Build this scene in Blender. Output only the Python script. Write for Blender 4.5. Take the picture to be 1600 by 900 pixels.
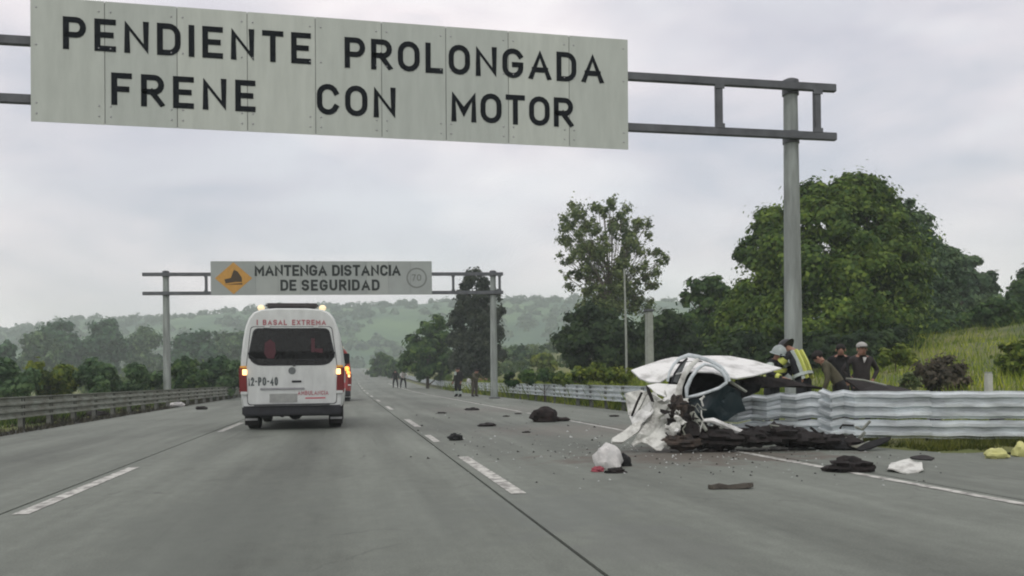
import bpy, bmesh, math, random
import numpy as np
from mathutils import Vector, Matrix, noise

C = bpy.context.scene.collection
R = math.radians
for o in list(bpy.data.objects):
    bpy.data.objects.remove(o)

# ------------------------------------------------------------------ camera, sky, sun
F, CAMZ, PSI, ROLL, VC = 1331.0, 1.15, R(11.0), R(0.68), 590.0
scene = bpy.context.scene
cam_d = bpy.data.cameras.new('camera')
cam = bpy.data.objects.new('camera', cam_d)
C.objects.link(cam)
cam_d.sensor_width = 36.0
cam_d.lens = F / 1600 * 36
cam_d.shift_y = (VC - 450) / 1600
cam_d.clip_start, cam_d.clip_end = 0.1, 5000
cam.matrix_world = (Matrix.Translation((0, 0, CAMZ)) @ Matrix.Rotation(-PSI, 4, 'Z') @
                    Matrix.Rotation(math.pi / 2, 4, 'X') @ Matrix.Rotation(-ROLL, 4, 'Z'))
scene.camera = cam
scene.view_settings.view_transform = 'Standard'
scene.view_settings.look = 'None'
scene.view_settings.exposure = 0.14
scene.view_settings.gamma = 1.0
scene.render.film_transparent = False
scene.cycles.pixel_filter_type = 'BLACKMAN_HARRIS'
scene.cycles.filter_width = 2.0
scene.cycles.max_bounces = 6
scene.cycles.volume_bounces = 2
scene.cycles.transparent_max_bounces = 6

SUN_EL, SUN_AZ = R(52), R(205)
world = bpy.data.worlds.new('World')
scene.world = world
world.use_nodes = True
nt = world.node_tree
nt.nodes.clear()
N = nt.nodes.new
w_out = N('ShaderNodeOutputWorld')
sky = N('ShaderNodeTexSky')
sky.sky_type = 'NISHITA'
sky.sun_disc = False
sky.sun_elevation, sky.sun_rotation = SUN_EL, SUN_AZ
sky.dust_density = 3.0
bg1 = N('ShaderNodeBackground'); bg1.inputs['Strength'].default_value = 0.11
nt.links.new(sky.outputs[0], bg1.inputs['Color'])
tc = N('ShaderNodeTexCoord')
mp = N('ShaderNodeMapping'); mp.inputs['Scale'].default_value = (1.0, 1.0, 2.6)
nt.links.new(tc.outputs['Generated'], mp.inputs['Vector'])
n1 = N('ShaderNodeTexNoise'); n1.inputs['Scale'].default_value = 4.2; n1.inputs['Detail'].default_value = 5; n1.inputs['Roughness'].default_value = .5
n1.inputs['Distortion'].default_value = 0.35
nt.links.new(mp.outputs[0], n1.inputs['Vector'])
cr = N('ShaderNodeValToRGB')
cr.color_ramp.elements[0].position = 0.30; cr.color_ramp.elements[0].color = (0.70, 0.685, 0.735, 1)
el_ = cr.color_ramp.elements.new(0.47); el_.color = (.92, .85, .875, 1)
cr.color_ramp.elements[-1].position = 0.66; cr.color_ramp.elements[-1].color = (1.06, 1.01, 1.01, 1)
nt.links.new(n1.outputs['Fac'], cr.inputs[0])
sep = N('ShaderNodeSeparateXYZ'); nt.links.new(tc.outputs['Generated'], sep.inputs[0])
zr_ = N('ShaderNodeMapRange')
zr_.inputs['From Min'].default_value = 0.0; zr_.inputs['From Max'].default_value = 1.0
zr_.inputs['To Min'].default_value = 0.98; zr_.inputs['To Max'].default_value = 1.12
nt.links.new(sep.outputs['Z'], zr_.inputs['Value'])
bg2 = N('ShaderNodeBackground')
nt.links.new(cr.outputs[0], bg2.inputs['Color'])
nt.links.new(zr_.outputs[0], bg2.inputs['Strength'])
mixs = N('ShaderNodeMixShader')
n2 = N('ShaderNodeTexNoise'); n2.inputs['Scale'].default_value = 1.6; n2.inputs['Detail'].default_value = 4
nt.links.new(mp.outputs[0], n2.inputs['Vector'])
mr2 = N('ShaderNodeMapRange')
mr2.inputs['From Min'].default_value = .49; mr2.inputs['From Max'].default_value = .66
mr2.inputs['To Min'].default_value = 0.97; mr2.inputs['To Max'].default_value = 0.56
nt.links.new(n2.outputs['Fac'], mr2.inputs['Value'])
nt.links.new(mr2.outputs[0], mixs.inputs[0])
nt.links.new(bg1.outputs[0], mixs.inputs[1]); nt.links.new(bg2.outputs[0], mixs.inputs[2])
nt.links.new(mixs.outputs[0], w_out.inputs['Surface'])

sun_d = bpy.data.lights.new('sun', 'SUN')
sun_d.energy = 0.8; sun_d.angle = R(18); sun_d.color = (1.0, .96, .9)
sun = bpy.data.objects.new('sun', sun_d); C.objects.link(sun)
sd = Vector((math.sin(SUN_AZ) * math.cos(SUN_EL), math.cos(SUN_AZ) * math.cos(SUN_EL), math.sin(SUN_EL)))
sun.rotation_euler = sd.to_track_quat('Z', 'Y').to_euler()

# ------------------------------------------------------------------ measuring the photograph
CP, SP = math.cos(PSI), math.sin(PSI)
def unroll(px, py):
    u, w = px - 800, py - VC
    c, s = math.cos(ROLL), math.sin(ROLL)
    return u * c - w * s, u * s + w * c
def P(px, py, d):
    """world point seen at pixel (px, py) at camera depth d"""
    u, v = unroll(px, py)
    r, z = u * d / F, CAMZ - v * d / F
    return Vector((r * CP + d * SP, d * CP - r * SP, z))
def G(px, py, z=0.0):
    """world point of a pixel on the horizontal plane z"""
    u, v = unroll(px, py)
    return P(px, py, (CAMZ - z) * F / v)
def planeX(px, Y, py=300):
    u, v = unroll(px, py)
    k = u / F
    X = (k * Y * CP + Y * SP) / (CP - k * SP)
    return X, X * SP + Y * CP

def along(px, py, ox, oy, rz):
    """distance along a wall line through (ox, oy) turned by rz at which pixel column px is met"""
    k = unroll(px, py)[0] / F
    A, B = CP - k * SP, -SP - k * CP
    return -(A * ox + B * oy) / (A * math.cos(rz) + B * math.sin(rz))

# ------------------------------------------------------------------ helpers
def tag(o, label=None, cat=None, group=None, kind=None):
    if label: o['label'] = label
    if cat: o['category'] = cat
    if group: o['group'] = group
    if kind: o['kind'] = kind
    return o
def empty(name, loc=(0, 0, 0), rz=0, parent=None):
    o = bpy.data.objects.new(name, None)
    C.objects.link(o); o.location = loc; o.rotation_euler = (0, 0, rz)
    o.empty_display_size = .2
    if parent: o.parent = parent
    return o
def thing(name, label, cat, loc=(0, 0, 0), rz=0, group=None):
    return tag(empty(name, loc, rz), label, cat, group)
def link(name, me, mat=None, parent=None, loc=(0, 0, 0)):
    o = bpy.data.objects.new(name, me)
    C.objects.link(o)
    if mat is not None and len(me.materials) == 0:
        me.materials.append(mat)
    if parent: o.parent = parent
    o.location = loc
    return o
def copy_tree(o, parent=None):
    c = o.copy(); C.objects.link(c); c.parent = parent
    for ch in list(o.children):
        copy_tree(ch, c)
    return c

class MB:
    def __init__(s): s.v = []; s.f = []
    def add(s, vs, fs):
        b = len(s.v)
        s.v += [tuple(v) for v in vs]
        s.f += [tuple(i + b for i in f) for f in fs]
        return s
    def box(s, c, d, rz=0, rx=0, ry=0, taper=1.0):
        m = Matrix.Translation(c) @ Matrix.Rotation(rz, 4, 'Z') @ Matrix.Rotation(ry, 4, 'Y') @ Matrix.Rotation(rx, 4, 'X')
        vs = []
        for z in (-1, 1):
            t = taper if z > 0 else 1
            for x, y in ((-1, -1), (1, -1), (1, 1), (-1, 1)):
                vs.append(m @ Vector((x * d[0] / 2 * t, y * d[1] / 2 * t, z * d[2] / 2)))
        return s.add(vs, [(3, 2, 1, 0), (4, 5, 6, 7), (0, 1, 5, 4), (1, 2, 6, 5), (2, 3, 7, 6), (3, 0, 4, 7)])
    def tube(s, pts, rad, n=8, closed=False, flat=1.0):
        pts = [Vector(p) for p in pts]
        L = len(pts)
        rs = rad if isinstance(rad, (list, tuple)) else [rad] * L
        vs, fs = [], []
        up = None
        for i, p in enumerate(pts):
            a = pts[i - 1] if (i > 0 or closed) else p
            b = pts[(i + 1) % L] if (i < L - 1 or closed) else p
            t = (b - a)
            t = t.normalized() if t.length > 1e-9 else Vector((0, 0, 1))
            if up is None:
                up = Vector((0, 0, 1)) if abs(t.z) < .9 else Vector((0, 1, 0))
            x = t.cross(up)
            if x.length < 1e-4: x = t.cross(Vector((1, 0, 0)))
            x.normalize(); y = x.cross(t).normalized(); up = y
            for k in range(n):
                an = 2 * math.pi * k / n
                vs.append(p + x * math.cos(an) * rs[i] + y * math.sin(an) * rs[i] * flat)
        for i in range(L if closed else L - 1):
            j = (i + 1) % L
            for k in range(n):
                l = (k + 1) % n
                fs.append((i * n + k, i * n + l, j * n + l, j * n + k))
        if not closed:
            fs.append(tuple(range(n))[::-1]); fs.append(tuple(range((L - 1) * n, L * n)))
        return s.add(vs, fs)
    def rings(s, rings, cap=True):
        n = len(rings[0]); vs = [v for r in rings for v in r]; fs = []
        for i in range(len(rings) - 1):
            for k in range(n):
                l = (k + 1) % n
                fs.append((i * n + k, i * n + l, (i + 1) * n + l, (i + 1) * n + k))
        if cap:
            fs.append(tuple(range(n))[::-1]); fs.append(tuple(range((len(rings) - 1) * n, len(rings) * n)))
        return s.add(vs, fs)
    def prism(s, outline, y0, y1):
        """outline of (x,z) extruded from y0 (front) to y1"""
        n = len(outline)
        vs = [(x, y0, z) for x, z in outline] + [(x, y1, z) for x, z in outline]
        fs = [tuple(range(n)), tuple(range(2 * n - 1, n - 1, -1))]
        for k in range(n):
            l = (k + 1) % n
            fs.append((k, k + n, l + n, l))
        return s.add(vs, fs)
    def ball(s, c, r, nu=12, nv=8, nz=0, seed=0, fr=2.0):
        c = Vector(c); r = r if isinstance(r, (tuple, list)) else (r, r, r)
        vs, fs = [], []
        for j in range(nv + 1):
            th = math.pi * j / nv
            for i in range(nu):
                ph = 2 * math.pi * i / nu
                d = Vector((math.sin(th) * math.cos(ph), math.sin(th) * math.sin(ph), math.cos(th)))
                k = 1 + (nz * noise.noise(d * fr + Vector((seed * 7.3, seed * 1.7, 0))) if nz else 0)
                vs.append(c + Vector((d.x * r[0], d.y * r[1], d.z * r[2])) * k)
        for j in range(nv):
            for i in range(nu):
                l = (i + 1) % nu
                fs.append((j * nu + i, (j + 1) * nu + i, (j + 1) * nu + l, j * nu + l))
        return s.add(vs, fs)
    def build(s, name, mat, parent=None, loc=(0, 0, 0), smooth=False, bevel=0):
        me = bpy.data.meshes.new(name)
        me.from_pydata(s.v, [], s.f)
        if bevel:
            bm = bmesh.new(); bm.from_mesh(me)
            bmesh.ops.recalc_face_normals(bm, faces=bm.faces)
            ed = [e for e in bm.edges if len(e.link_faces) == 2 and e.calc_face_angle() > .6]
            bmesh.ops.bevel(bm, geom=ed, offset=bevel, segments=2, affect='EDGES', clamp_overlap=True)
            bm.to_mesh(me); bm.free()
        else:
            bm = bmesh.new(); bm.from_mesh(me)
            bmesh.ops.recalc_face_normals(bm, faces=bm.faces)
            bm.to_mesh(me); bm.free()
        if smooth:
            me.polygons.foreach_set('use_smooth', [True] * len(me.polygons))
            try: me.set_sharp_from_angle(angle=R(40))
            except Exception: pass
        return link(name, me, mat, parent, loc)

# ------------------------------------------------------------------ materials
MATS = {}
def mat(name, col, rough=.7, metal=0, var=0.12, scale=6.0, col2=None, bump=0, bscale=40, detail=5, emit=None, estr=0, spec=.4,
        stretch=None, trans=0, coords='Object', lo=.35, hi=.68):
    if name in MATS: return MATS[name]
    m = bpy.data.materials.new(name); m.use_nodes = True
    t = m.node_tree; b = t.nodes['Principled BSDF']
    c = Vector(col)
    a = col2 if col2 else tuple(c * (1 - var * 2))
    tcn = t.nodes.new('ShaderNodeTexCoord')
    src = tcn.outputs[coords]
    if stretch:
        mpn = t.nodes.new('ShaderNodeMapping'); mpn.inputs['Scale'].default_value = stretch
        t.links.new(src, mpn.inputs['Vector']); src = mpn.outputs[0]
    nn = t.nodes.new('ShaderNodeTexNoise'); nn.inputs['Scale'].default_value = scale; nn.inputs['Detail'].default_value = detail
    nn.inputs['Roughness'].default_value = .62
    t.links.new(src, nn.inputs['Vector'])
    rmp = t.nodes.new('ShaderNodeValToRGB')
    rmp.color_ramp.elements[0].position = lo; rmp.color_ramp.elements[0].color = (*a, 1)
    rmp.color_ramp.elements[1].position = hi; rmp.color_ramp.elements[1].color = (*col, 1)
    t.links.new(nn.outputs['Fac'], rmp.inputs[0])
    t.links.new(rmp.outputs[0], b.inputs['Base Color'])
    b.inputs['Roughness'].default_value = rough
    b.inputs['Metallic'].default_value = metal
    b.inputs['Specular IOR Level'].default_value = spec
    if bump:
        n3 = t.nodes.new('ShaderNodeTexNoise'); n3.inputs['Scale'].default_value = bscale; n3.inputs['Detail'].default_value = 4
        t.links.new(src, n3.inputs['Vector'])
        bp = t.nodes.new('ShaderNodeBump'); bp.inputs['Strength'].default_value = bump; bp.inputs['Distance'].default_value = .02
        t.links.new(n3.outputs['Fac'], bp.inputs['Height']); t.links.new(bp.outputs[0], b.inputs['Normal'])
    if emit:
        b.inputs['Emission Color'].default_value = (*emit, 1); b.inputs['Emission Strength'].default_value = estr
    if trans:
        tr = t.nodes.new('ShaderNodeBsdfTranslucent'); mx = t.nodes.new('ShaderNodeMixShader'); mx.inputs[0].default_value = trans
        t.links.new(rmp.outputs[0], tr.inputs['Color'])
        t.links.new(b.outputs[0], mx.inputs[1]); t.links.new(tr.outputs[0], mx.inputs[2])
        t.links.new(mx.outputs[0], t.nodes['Material Output'].inputs['Surface'])
    MATS[name] = m
    return m

def leaf_mat(name, col, col2, scale=.35):
    fresh = name not in MATS
    m = mat(name, col, rough=.65, col2=col2, scale=scale, detail=6, trans=.38, spec=.2, coords='Object', lo=.38, hi=.64)
    if fresh:                     # every leaf its own tone
        t = m.node_tree
        g = t.nodes.new('ShaderNodeNewGeometry'); hs = t.nodes.new('ShaderNodeHueSaturation')
        v = t.nodes.new('ShaderNodeMapRange'); v.inputs['To Min'].default_value = .55; v.inputs['To Max'].default_value = 1.5
        h = t.nodes.new('ShaderNodeMapRange'); h.inputs['To Min'].default_value = .525; h.inputs['To Max'].default_value = .475
        t.links.new(g.outputs['Random Per Island'], v.inputs['Value']); t.links.new(g.outputs['Random Per Island'], h.inputs['Value'])
        t.links.new(v.outputs[0], hs.inputs['Value']); t.links.new(h.outputs[0], hs.inputs['Hue'])
        rmp = next(n for n in t.nodes if n.bl_idname == 'ShaderNodeValToRGB')
        dst = [l.to_socket for l in t.links if l.from_node == rmp]
        t.links.new(rmp.outputs[0], hs.inputs['Color'])
        for d_ in dst: t.links.new(hs.outputs[0], d_)
    return m

M_board = [mat('sign_white_%s' % k, c, rough=.5, var=.07, scale=2.2, stretch=(2.5, 1, .45), detail=7) for k, c in
           (('a', (.43, .475, .43)), ('b', (.46, .505, .455)), ('c', (.41, .455, .415)))]
M_backing = mat('sign_backing', (.16, .17, .16), rough=.6)
M_letter = mat('sign_black', (.012, .015, .019), rough=.8, var=.2, spec=.08)
M_steel_dark = mat('gantry_dark_steel', (.10, .11, .12), rough=.55, metal=.0, var=.2, scale=3)
M_post = mat('gantry_grey_paint', (.30, .34, .32), rough=.6, var=.24, scale=3.2, detail=8, stretch=(1.5, 1.5, .22), bump=.15, bscale=30)
M_galv = mat('galvanised_steel', (.70, .77, .79), rough=.36, metal=.25, var=.24, scale=2.5, stretch=(.6, 1, 3), bump=.1)
M_galv_old = mat('weathered_galvanised_steel', (.30, .33, .29), rough=.6, metal=.1, var=.24, scale=2.0, col2=(.15, .155, .12))
M_railpost = mat('rail_post_steel', (.17, .18, .16), rough=.7, var=.25)
M_white = mat('white_vehicle_paint', (.66, .70, .68), rough=.34, var=.10, scale=2.2, spec=.5, detail=8, stretch=(1.6, 1, .6))
M_wreck = mat('battered_white_paint', (.68, .70, .68), rough=.4, col2=(.33, .34, .32), scale=3.5, detail=8, lo=.3, hi=.5, bump=.2, bscale=8)
M_wreck2 = mat('scraped_grey_white_paint', (.58, .60, .56), rough=.5, col2=(.2, .2, .18), scale=6, detail=9, lo=.3, hi=.55, bump=.4, bscale=12)
M_frame = mat('pale_door_frame', (.60, .66, .68), rough=.35, col2=(.35, .40, .41), scale=7)
M_black = mat('black_interior', (.010, .011, .012), rough=.85, var=.3)
M_char = mat('dark_mechanical_grime', (.014, .010, .009), rough=.8, col2=(.004, .0035, .0035), scale=9, detail=8, bump=.6, bscale=22)
M_glass = mat('dark_window_glass', (.008, .011, .011), rough=.08, var=.2, spec=.28)
M_plastic = mat('dark_plastic', (.022, .024, .03), rough=.5, var=.2)
M_rubber = mat('tyre_rubber', (.014, .014, .014), rough=.85, var=.2)
M_rim = mat('wheel_steel', (.35, .36, .37), rough=.4, metal=.5)
M_red = mat('red_lettering', (.55, .09, .12), rough=.5, var=.08)
M_pink = mat('faded_red_lettering', (.45, .17, .19), rough=.5, var=.1)
M_grey = mat('grey_lettering', (.10, .12, .12), rough=.5)
M_tail = mat('red_tail_lens', (.13, .008, .010), rough=.2, emit=(.8, .03, .02), estr=.03)
M_amber = mat('lit_amber_lamp', (.9, .5, .15), rough=.3, emit=(1.0, .62, .25), estr=2.4)
M_ambdim = mat('amber_lens', (.42, .2, .03), rough=.3, emit=(1.0, .5, .1), estr=.25)
M_beacon = mat('lit_roof_beacon', (.95, .8, .5), rough=.3, emit=(1.0, .80, .5), estr=.55)
M_orange = mat('lit_orange_lamp', (.9, .3, .05), rough=.3, emit=(1.0, .33, .06), estr=2.2)
M_redpaint = mat('red_vehicle_paint', (.30, .05, .045), rough=.35, var=.08)
M_bark = mat('tree_bark', (.10, .08, .06), rough=.9, var=.25, scale=5, stretch=(1, 1, .3), bump=.5)
M_barkpale = mat('pale_bark', (.20, .18, .14), rough=.9, var=.25, scale=4, stretch=(1, 1, .3), bump=.4)
M_paint = mat('worn_road_paint', (.50, .51, .47), rough=.7, col2=(.20, .20, .185), scale=7, detail=10, lo=.42, hi=.56)
M_concpost = mat('weathered_concrete', (.32, .35, .31), rough=.9, var=.15, scale=3, bump=.3)

def road_material():
    m = bpy.data.materials.new('worn_concrete_road'); m.use_nodes = True
    t = m.node_tree; b = t.nodes['Principled BSDF']; L = t.links.new; Nn = t.nodes.new
    g = Nn('ShaderNodeNewGeometry'); pos = g.outputs['Position']
    def nz(scale, det, st, lo, hi, ta, tb):
        mpn = Nn('ShaderNodeMapping'); mpn.inputs['Scale'].default_value = st; L(pos, mpn.inputs['Vector'])
        n = Nn('ShaderNodeTexNoise'); n.inputs['Scale'].default_value = scale; n.inputs['Detail'].default_value = det
        n.inputs['Roughness'].default_value = .6
        L(mpn.outputs[0], n.inputs['Vector'])
        r = Nn('ShaderNodeMapRange'); r.inputs['From Min'].default_value = lo; r.inputs['From Max'].default_value = hi
        r.inputs['To Min'].default_value = ta; r.inputs['To Max'].default_value = tb
        L(n.outputs['Fac'], r.inputs['Value']); return r.outputs[0]
    def mul(a, c):
        x = Nn('ShaderNodeMath'); x.operation = 'MULTIPLY'; L(a, x.inputs[0])
        if isinstance(c, float): x.inputs[1].default_value = c
        else: L(c, x.inputs[1])
        return x.outputs[0]
    v = mul(nz(.22, 6, (1, .45, 1), .3, .7, .76, 1.14), nz(1.4, 6, (1.3, .07, 1), .3, .7, .76, 1.16))
    v = mul(v, nz(7, 8, (1, .6, 1), .3, .7, .88, 1.08))
    v = mul(v, nz(.8, 10, (1, .5, 1), .30, .42, .78, 1.0))
    v = mul(v, nz(3.0, 3, (1.5, .03, 1), .62, .72, 1.0, .84))
    v = mul(v, nz(60, 3, (1, 1, 1), .3, .7, .80, 1.14))
    # darker wheel and oil track down the middle of the lanes
    sx = Nn('ShaderNodeSeparateXYZ'); L(pos, sx.inputs[0])
    def band(cx, wd, amt):
        a = Nn('ShaderNodeMath'); a.operation = 'SUBTRACT'; L(sx.outputs[0], a.inputs[0]); a.inputs[1].default_value = cx
        q = Nn('ShaderNodeMath'); q.operation = 'ABSOLUTE'; L(a.outputs[0], q.inputs[0])
        r = Nn('ShaderNodeMapRange'); r.interpolation_type = 'SMOOTHSTEP'
        r.inputs['From Min'].default_value = 0; r.inputs['From Max'].default_value = wd
        r.inputs['To Min'].default_value = amt; r.inputs['To Max'].default_value = 1; L(q.outputs[0], r.inputs['Value'])
        return r.outputs[0]
    for cx, wd, amt in ((-.72, .95, .70), (3.5, .9, .84), (-4.8, 1.0, .90), (2.3, .5, .92), (.7, .4, .94), (-2.0, .4, .94)):
        v = mul(v, band(cx, wd, amt))
    # spilled oil and dirt round the wreck
    def blot(cx, cy, rx, ry, amt):
        mpn = Nn('ShaderNodeMapping'); mpn.vector_type = 'POINT'
        mpn.inputs['Scale'].default_value = (1 / rx, 1 / ry, 0); mpn.inputs['Location'].default_value = (-cx / rx, -cy / ry, 0)
        L(pos, mpn.inputs['Vector'])
        ln = Nn('ShaderNodeVectorMath'); ln.operation = 'LENGTH'; L(mpn.outputs[0], ln.inputs[0])
        ad = Nn('ShaderNodeMath'); ad.operation = 'ADD'; L(ln.outputs['Value'], ad.inputs[0])
        L(nz(2.2, 6, (1, 1, 1), .25, .75, -.75, .75), ad.inputs[1])
        r = Nn('ShaderNodeMapRange'); r.interpolation_type = 'SMOOTHSTEP'
        r.inputs['From Min'].default_value = .35; r.inputs['From Max'].default_value = 1.1
        r.inputs['To Min'].default_value = amt; r.inputs['To Max'].default_value = 0; L(ad.outputs[0], r.inputs['Value'])
        return r.outputs[0]
    base = Nn('ShaderNodeMix'); base.data_type = 'RGBA'; base.blend_type = 'MULTIPLY'; base.inputs[0].default_value = 1
    base.inputs[6].default_value = (*ROADCOL, 1)
    cb = Nn('ShaderNodeCombineColor'); L(v, cb.inputs[0]); L(v, cb.inputs[1]); L(v, cb.inputs[2]); L(cb.outputs[0], base.inputs[7])
    col = base.outputs[2]
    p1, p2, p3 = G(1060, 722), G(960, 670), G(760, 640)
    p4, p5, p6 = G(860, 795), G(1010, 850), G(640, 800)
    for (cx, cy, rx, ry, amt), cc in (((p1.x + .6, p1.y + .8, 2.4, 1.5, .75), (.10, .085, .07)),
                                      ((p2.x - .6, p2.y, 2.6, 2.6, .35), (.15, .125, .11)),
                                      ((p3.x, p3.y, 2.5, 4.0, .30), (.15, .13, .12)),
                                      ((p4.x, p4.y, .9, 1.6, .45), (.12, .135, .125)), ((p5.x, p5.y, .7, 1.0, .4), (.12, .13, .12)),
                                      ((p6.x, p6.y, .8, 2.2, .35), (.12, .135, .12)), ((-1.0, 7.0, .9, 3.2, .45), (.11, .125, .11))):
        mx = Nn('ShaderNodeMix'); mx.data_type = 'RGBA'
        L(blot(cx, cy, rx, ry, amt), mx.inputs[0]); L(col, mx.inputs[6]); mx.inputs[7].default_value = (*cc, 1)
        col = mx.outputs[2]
    vo = Nn('ShaderNodeTexVoronoi'); vo.feature = 'DISTANCE_TO_EDGE'; vo.inputs['Scale'].default_value = .55
    wn = Nn('ShaderNodeTexNoise'); wn.inputs['Scale'].default_value = 1.6; wn.inputs['Detail'].default_value = 6; L(pos, wn.inputs['Vector'])
    wa = Nn('ShaderNodeVectorMath'); wa.operation = 'MULTIPLY_ADD'; L(wn.outputs['Color'], wa.inputs[0]); wa.inputs[1].default_value = (.9, .9, 0); L(pos, wa.inputs[2])
    L(wa.outputs[0], vo.inputs['Vector'])
    ck = Nn('ShaderNodeMapRange'); ck.inputs['From Min'].default_value = .004; ck.inputs['From Max'].default_value = .012
    ck.inputs['To Min'].default_value = 1; ck.inputs['To Max'].default_value = 0; L(vo.outputs['Distance'], ck.inputs['Value'])
    ckm = mul(ck.outputs[0], nz(.30, 3, (1, 1, 1), .52, .60, 0, .55))
    cm_ = Nn('ShaderNodeMix'); cm_.data_type = 'RGBA'; L(ckm, cm_.inputs[0]); L(col, cm_.inputs[6]); cm_.inputs[7].default_value = (.05, .052, .048, 1)
    col = cm_.outputs[2]
    L(col, b.inputs['Base Color'])
    b.inputs['Roughness'].default_value = .78; b.inputs['Specular IOR Level'].default_value = .3
    bn = Nn('ShaderNodeTexNoise'); bn.inputs['Scale'].default_value = 90; bn.inputs['Detail'].default_value = 4; L(pos, bn.inputs['Vector'])
    bp = Nn('ShaderNodeBump'); bp.inputs['Strength'].default_value = .25; bp.inputs['Distance'].default_value = .01
    L(bn.outputs['Fac'], bp.inputs['Height']); L(bp.outputs[0], b.inputs['Normal'])
    return m
ROADCOL = (.166, .186, .161)
M_road = road_material()
M_joint = mat('dark_joint_filler', (.04, .042, .04), rough=.9)
M_ground = mat('grassy_ground', (.16, .165, .055), rough=.95, col2=(.055, .085, .024), scale=.35, detail=9, lo=.36, hi=.62, bump=.6, bscale=4)
M_hill = mat('hill_meadow', (.085, .155, .058), rough=.95, col2=(.028, .070, .040), scale=.014, detail=9, lo=.4, hi=.6)

# ------------------------------------------------------------------ ground, road, hills
def sstep(a, b, x):
    t = min(1, max(0, (x - a) / (b - a))); return t * t * (3 - 2 * t)
def zr(y):
    if y < 60: return 0.0
    if y < 120: return .0195 * (y - 60) ** 2 / 120
    return .0195 * (y - 90)
def xrail(y):                       # right crash barrier line
    return 9.25 + .004 * max(0, y - 28)
def terr(x, y):
    z = zr(y) if y < 430 else zr(430)
    if x > 9.4:
        s = x - 9.4
        z += .115 * min(s, 12) + .165 * max(0, min(s - 12, 24)) + .03 * max(0, s - 36) + .18 * noise.noise(Vector((x * .25, y * .2, 3))) * min(1, s / 3)
    elif x < -8.6:
        s = -x - 8.6
        z += -.03 * min(s, 40) + .15 * noise.noise(Vector((x * .25, y * .2, 9))) * min(1, s / 3)
    else:
        z -= .10
    return z

xs = sorted(set([-900, -600, -400, -250, -160, -100, -70, -50, -40, -30] + [-25 + i * 1.0 for i in range(17)] + [-8.6, -8.5, 0, 9.35, 9.4] +
                [10 + i * 1.0 for i in range(31)] + [45, 52, 60, 75, 100, 160, 250, 400, 600, 900]))
ys = sorted(set([-80, -40, -20] + [-10 + i * 2.0 for i in range(60)] + [115 + i * 8 for i in range(40)] + [450, 520, 600, 700, 850, 1000]))
mb = MB()
mb.v = [(x, y, terr(x, y)) for y in ys for x in xs]
nx = len(xs)
mb.f = [(j * nx + i, j * nx + i + 1, (j + 1) * nx + i + 1, (j + 1) * nx + i) for j in range(len(ys) - 1) for i in range(nx - 1)]
tag(mb.build('ground', M_ground, smooth=True), kind='structure')

road = empty('road'); tag(road, kind='structure')
yrd = [-30, 0, 30, 60] + [60 + i * 6 for i in range(1, 12)] + [140, 180, 240, 300, 360, 430]
def strip(x0, x1, z, ylist=None, thick=0.0):
    m = MB(); yl = ylist or yrd
    for y in yl:
        m.v += [(x0, y, zr(y) + z), (x1, y, zr(y) + z)]
        if thick: m.v += [(x1, y, zr(y) + z - thick), (x0, y, zr(y) + z - thick)]
    k = 4 if thick else 2
    for j in range(len(yl) - 1):
        a, b = j * k, (j + 1) * k
        m.f.append((a, a + 1, b + 1, b))
        if thick:
            m.f += [(a + 1, a + 2, b + 2, b + 1), (a + 3, a, b, b + 3)]
    return m
strip(-8.3, 9.2, -.045).build('road_bed', M_joint, road)
edges = [(-7.4, -3.02), (-2.99, 1.445), (1.475, 5.92), (5.945, 9.0)]
for a, b in edges:
    strip(a, b, 0, thick=.06).build('lane_slab', M_road, road)
# lane markings
rng = random.Random(5)
def dash(x, y0, y1, w=.14):
    yl = [y0 + (y1 - y0) * i / 6 for i in range(7)]
    o = strip(x - w / 2, x + w / 2, .005, yl).build('lane_marking', M_paint)
    tag(o, kind='structure')
for k in range(10):
    y = 8.15 + 12 * k
    dash(-2.82, y, y + 4.1)
    dash(1.66, y + .1, y + 4.2, .155)
dash(1.60, 15.4, 17.3, .13)
for y0, y1 in ((2, 9.2), (9.5, 12.6), (17, 27), (28, 60), (61, 120)):
    dash(5.74, y0, y1, .12)

# hills
ridge = [(-900, 520), (-200, 515), (0, 520), (60, 512), (140, 500), (200, 503), (280, 497), (400, 484), (540, 481), (620, 478), (700, 473), (800, 470),
         (900, 467), (1000, 470), (1200, 478), (1600, 492), (2600, 500)]
def ridge_y(px):
    for (a, b), (c, d) in zip(ridge, ridge[1:]):
        if a <= px <= c: return b + (d - b) * (px - a) / (c - a)
    return 505
def hill_z(px, t, x, y):
    # t: 0 foot (depth 430), 1 ridge (depth 720), above 1 behind
    top = CAMZ + (590 - .0119 * (px - 800) - ridge_y(px)) / F * 720
    base = 5.0
    if t <= 1:
        k = .25 * t + .75 * sstep(0, 1, t)
    else:
        k = 1 - .6 * sstep(1, 1.6, t)
    z = base - 3 + (top - base + 3) * k
    return z + (5.5 * noise.noise(Vector((x * .011, y * .011, 1))) + 2.0 * noise.noise(Vector((x * .04, y * .04, 5)))) * min(1, 3 * t) * (1 if t < .8 else .45)
pxs = [-2500, -1500, -1000] + list(range(-700, 2400, 40)) + [2600, 3200]
ts = [i / 16 for i in range(0, 26)]
hv = []
for t in ts:
    for px in pxs:
        d = 430 + 290 * t
        r = (px - 800) * d / F
        x, y = r * CP + d * SP, d * CP - r * SP
        hv.append((x, y, hill_z(px, t, x, y)))
nh = len(pxs)
mb = MB(); mb.v = hv
mb.f = [(j * nh + i, j * nh + i + 1, (j + 1) * nh + i + 1, (j + 1) * nh + i) for j in range(len(ts) - 1) for i in range(nh - 1)]
tag(mb.build('hills', M_hill, smooth=True), kind='structure')

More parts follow.
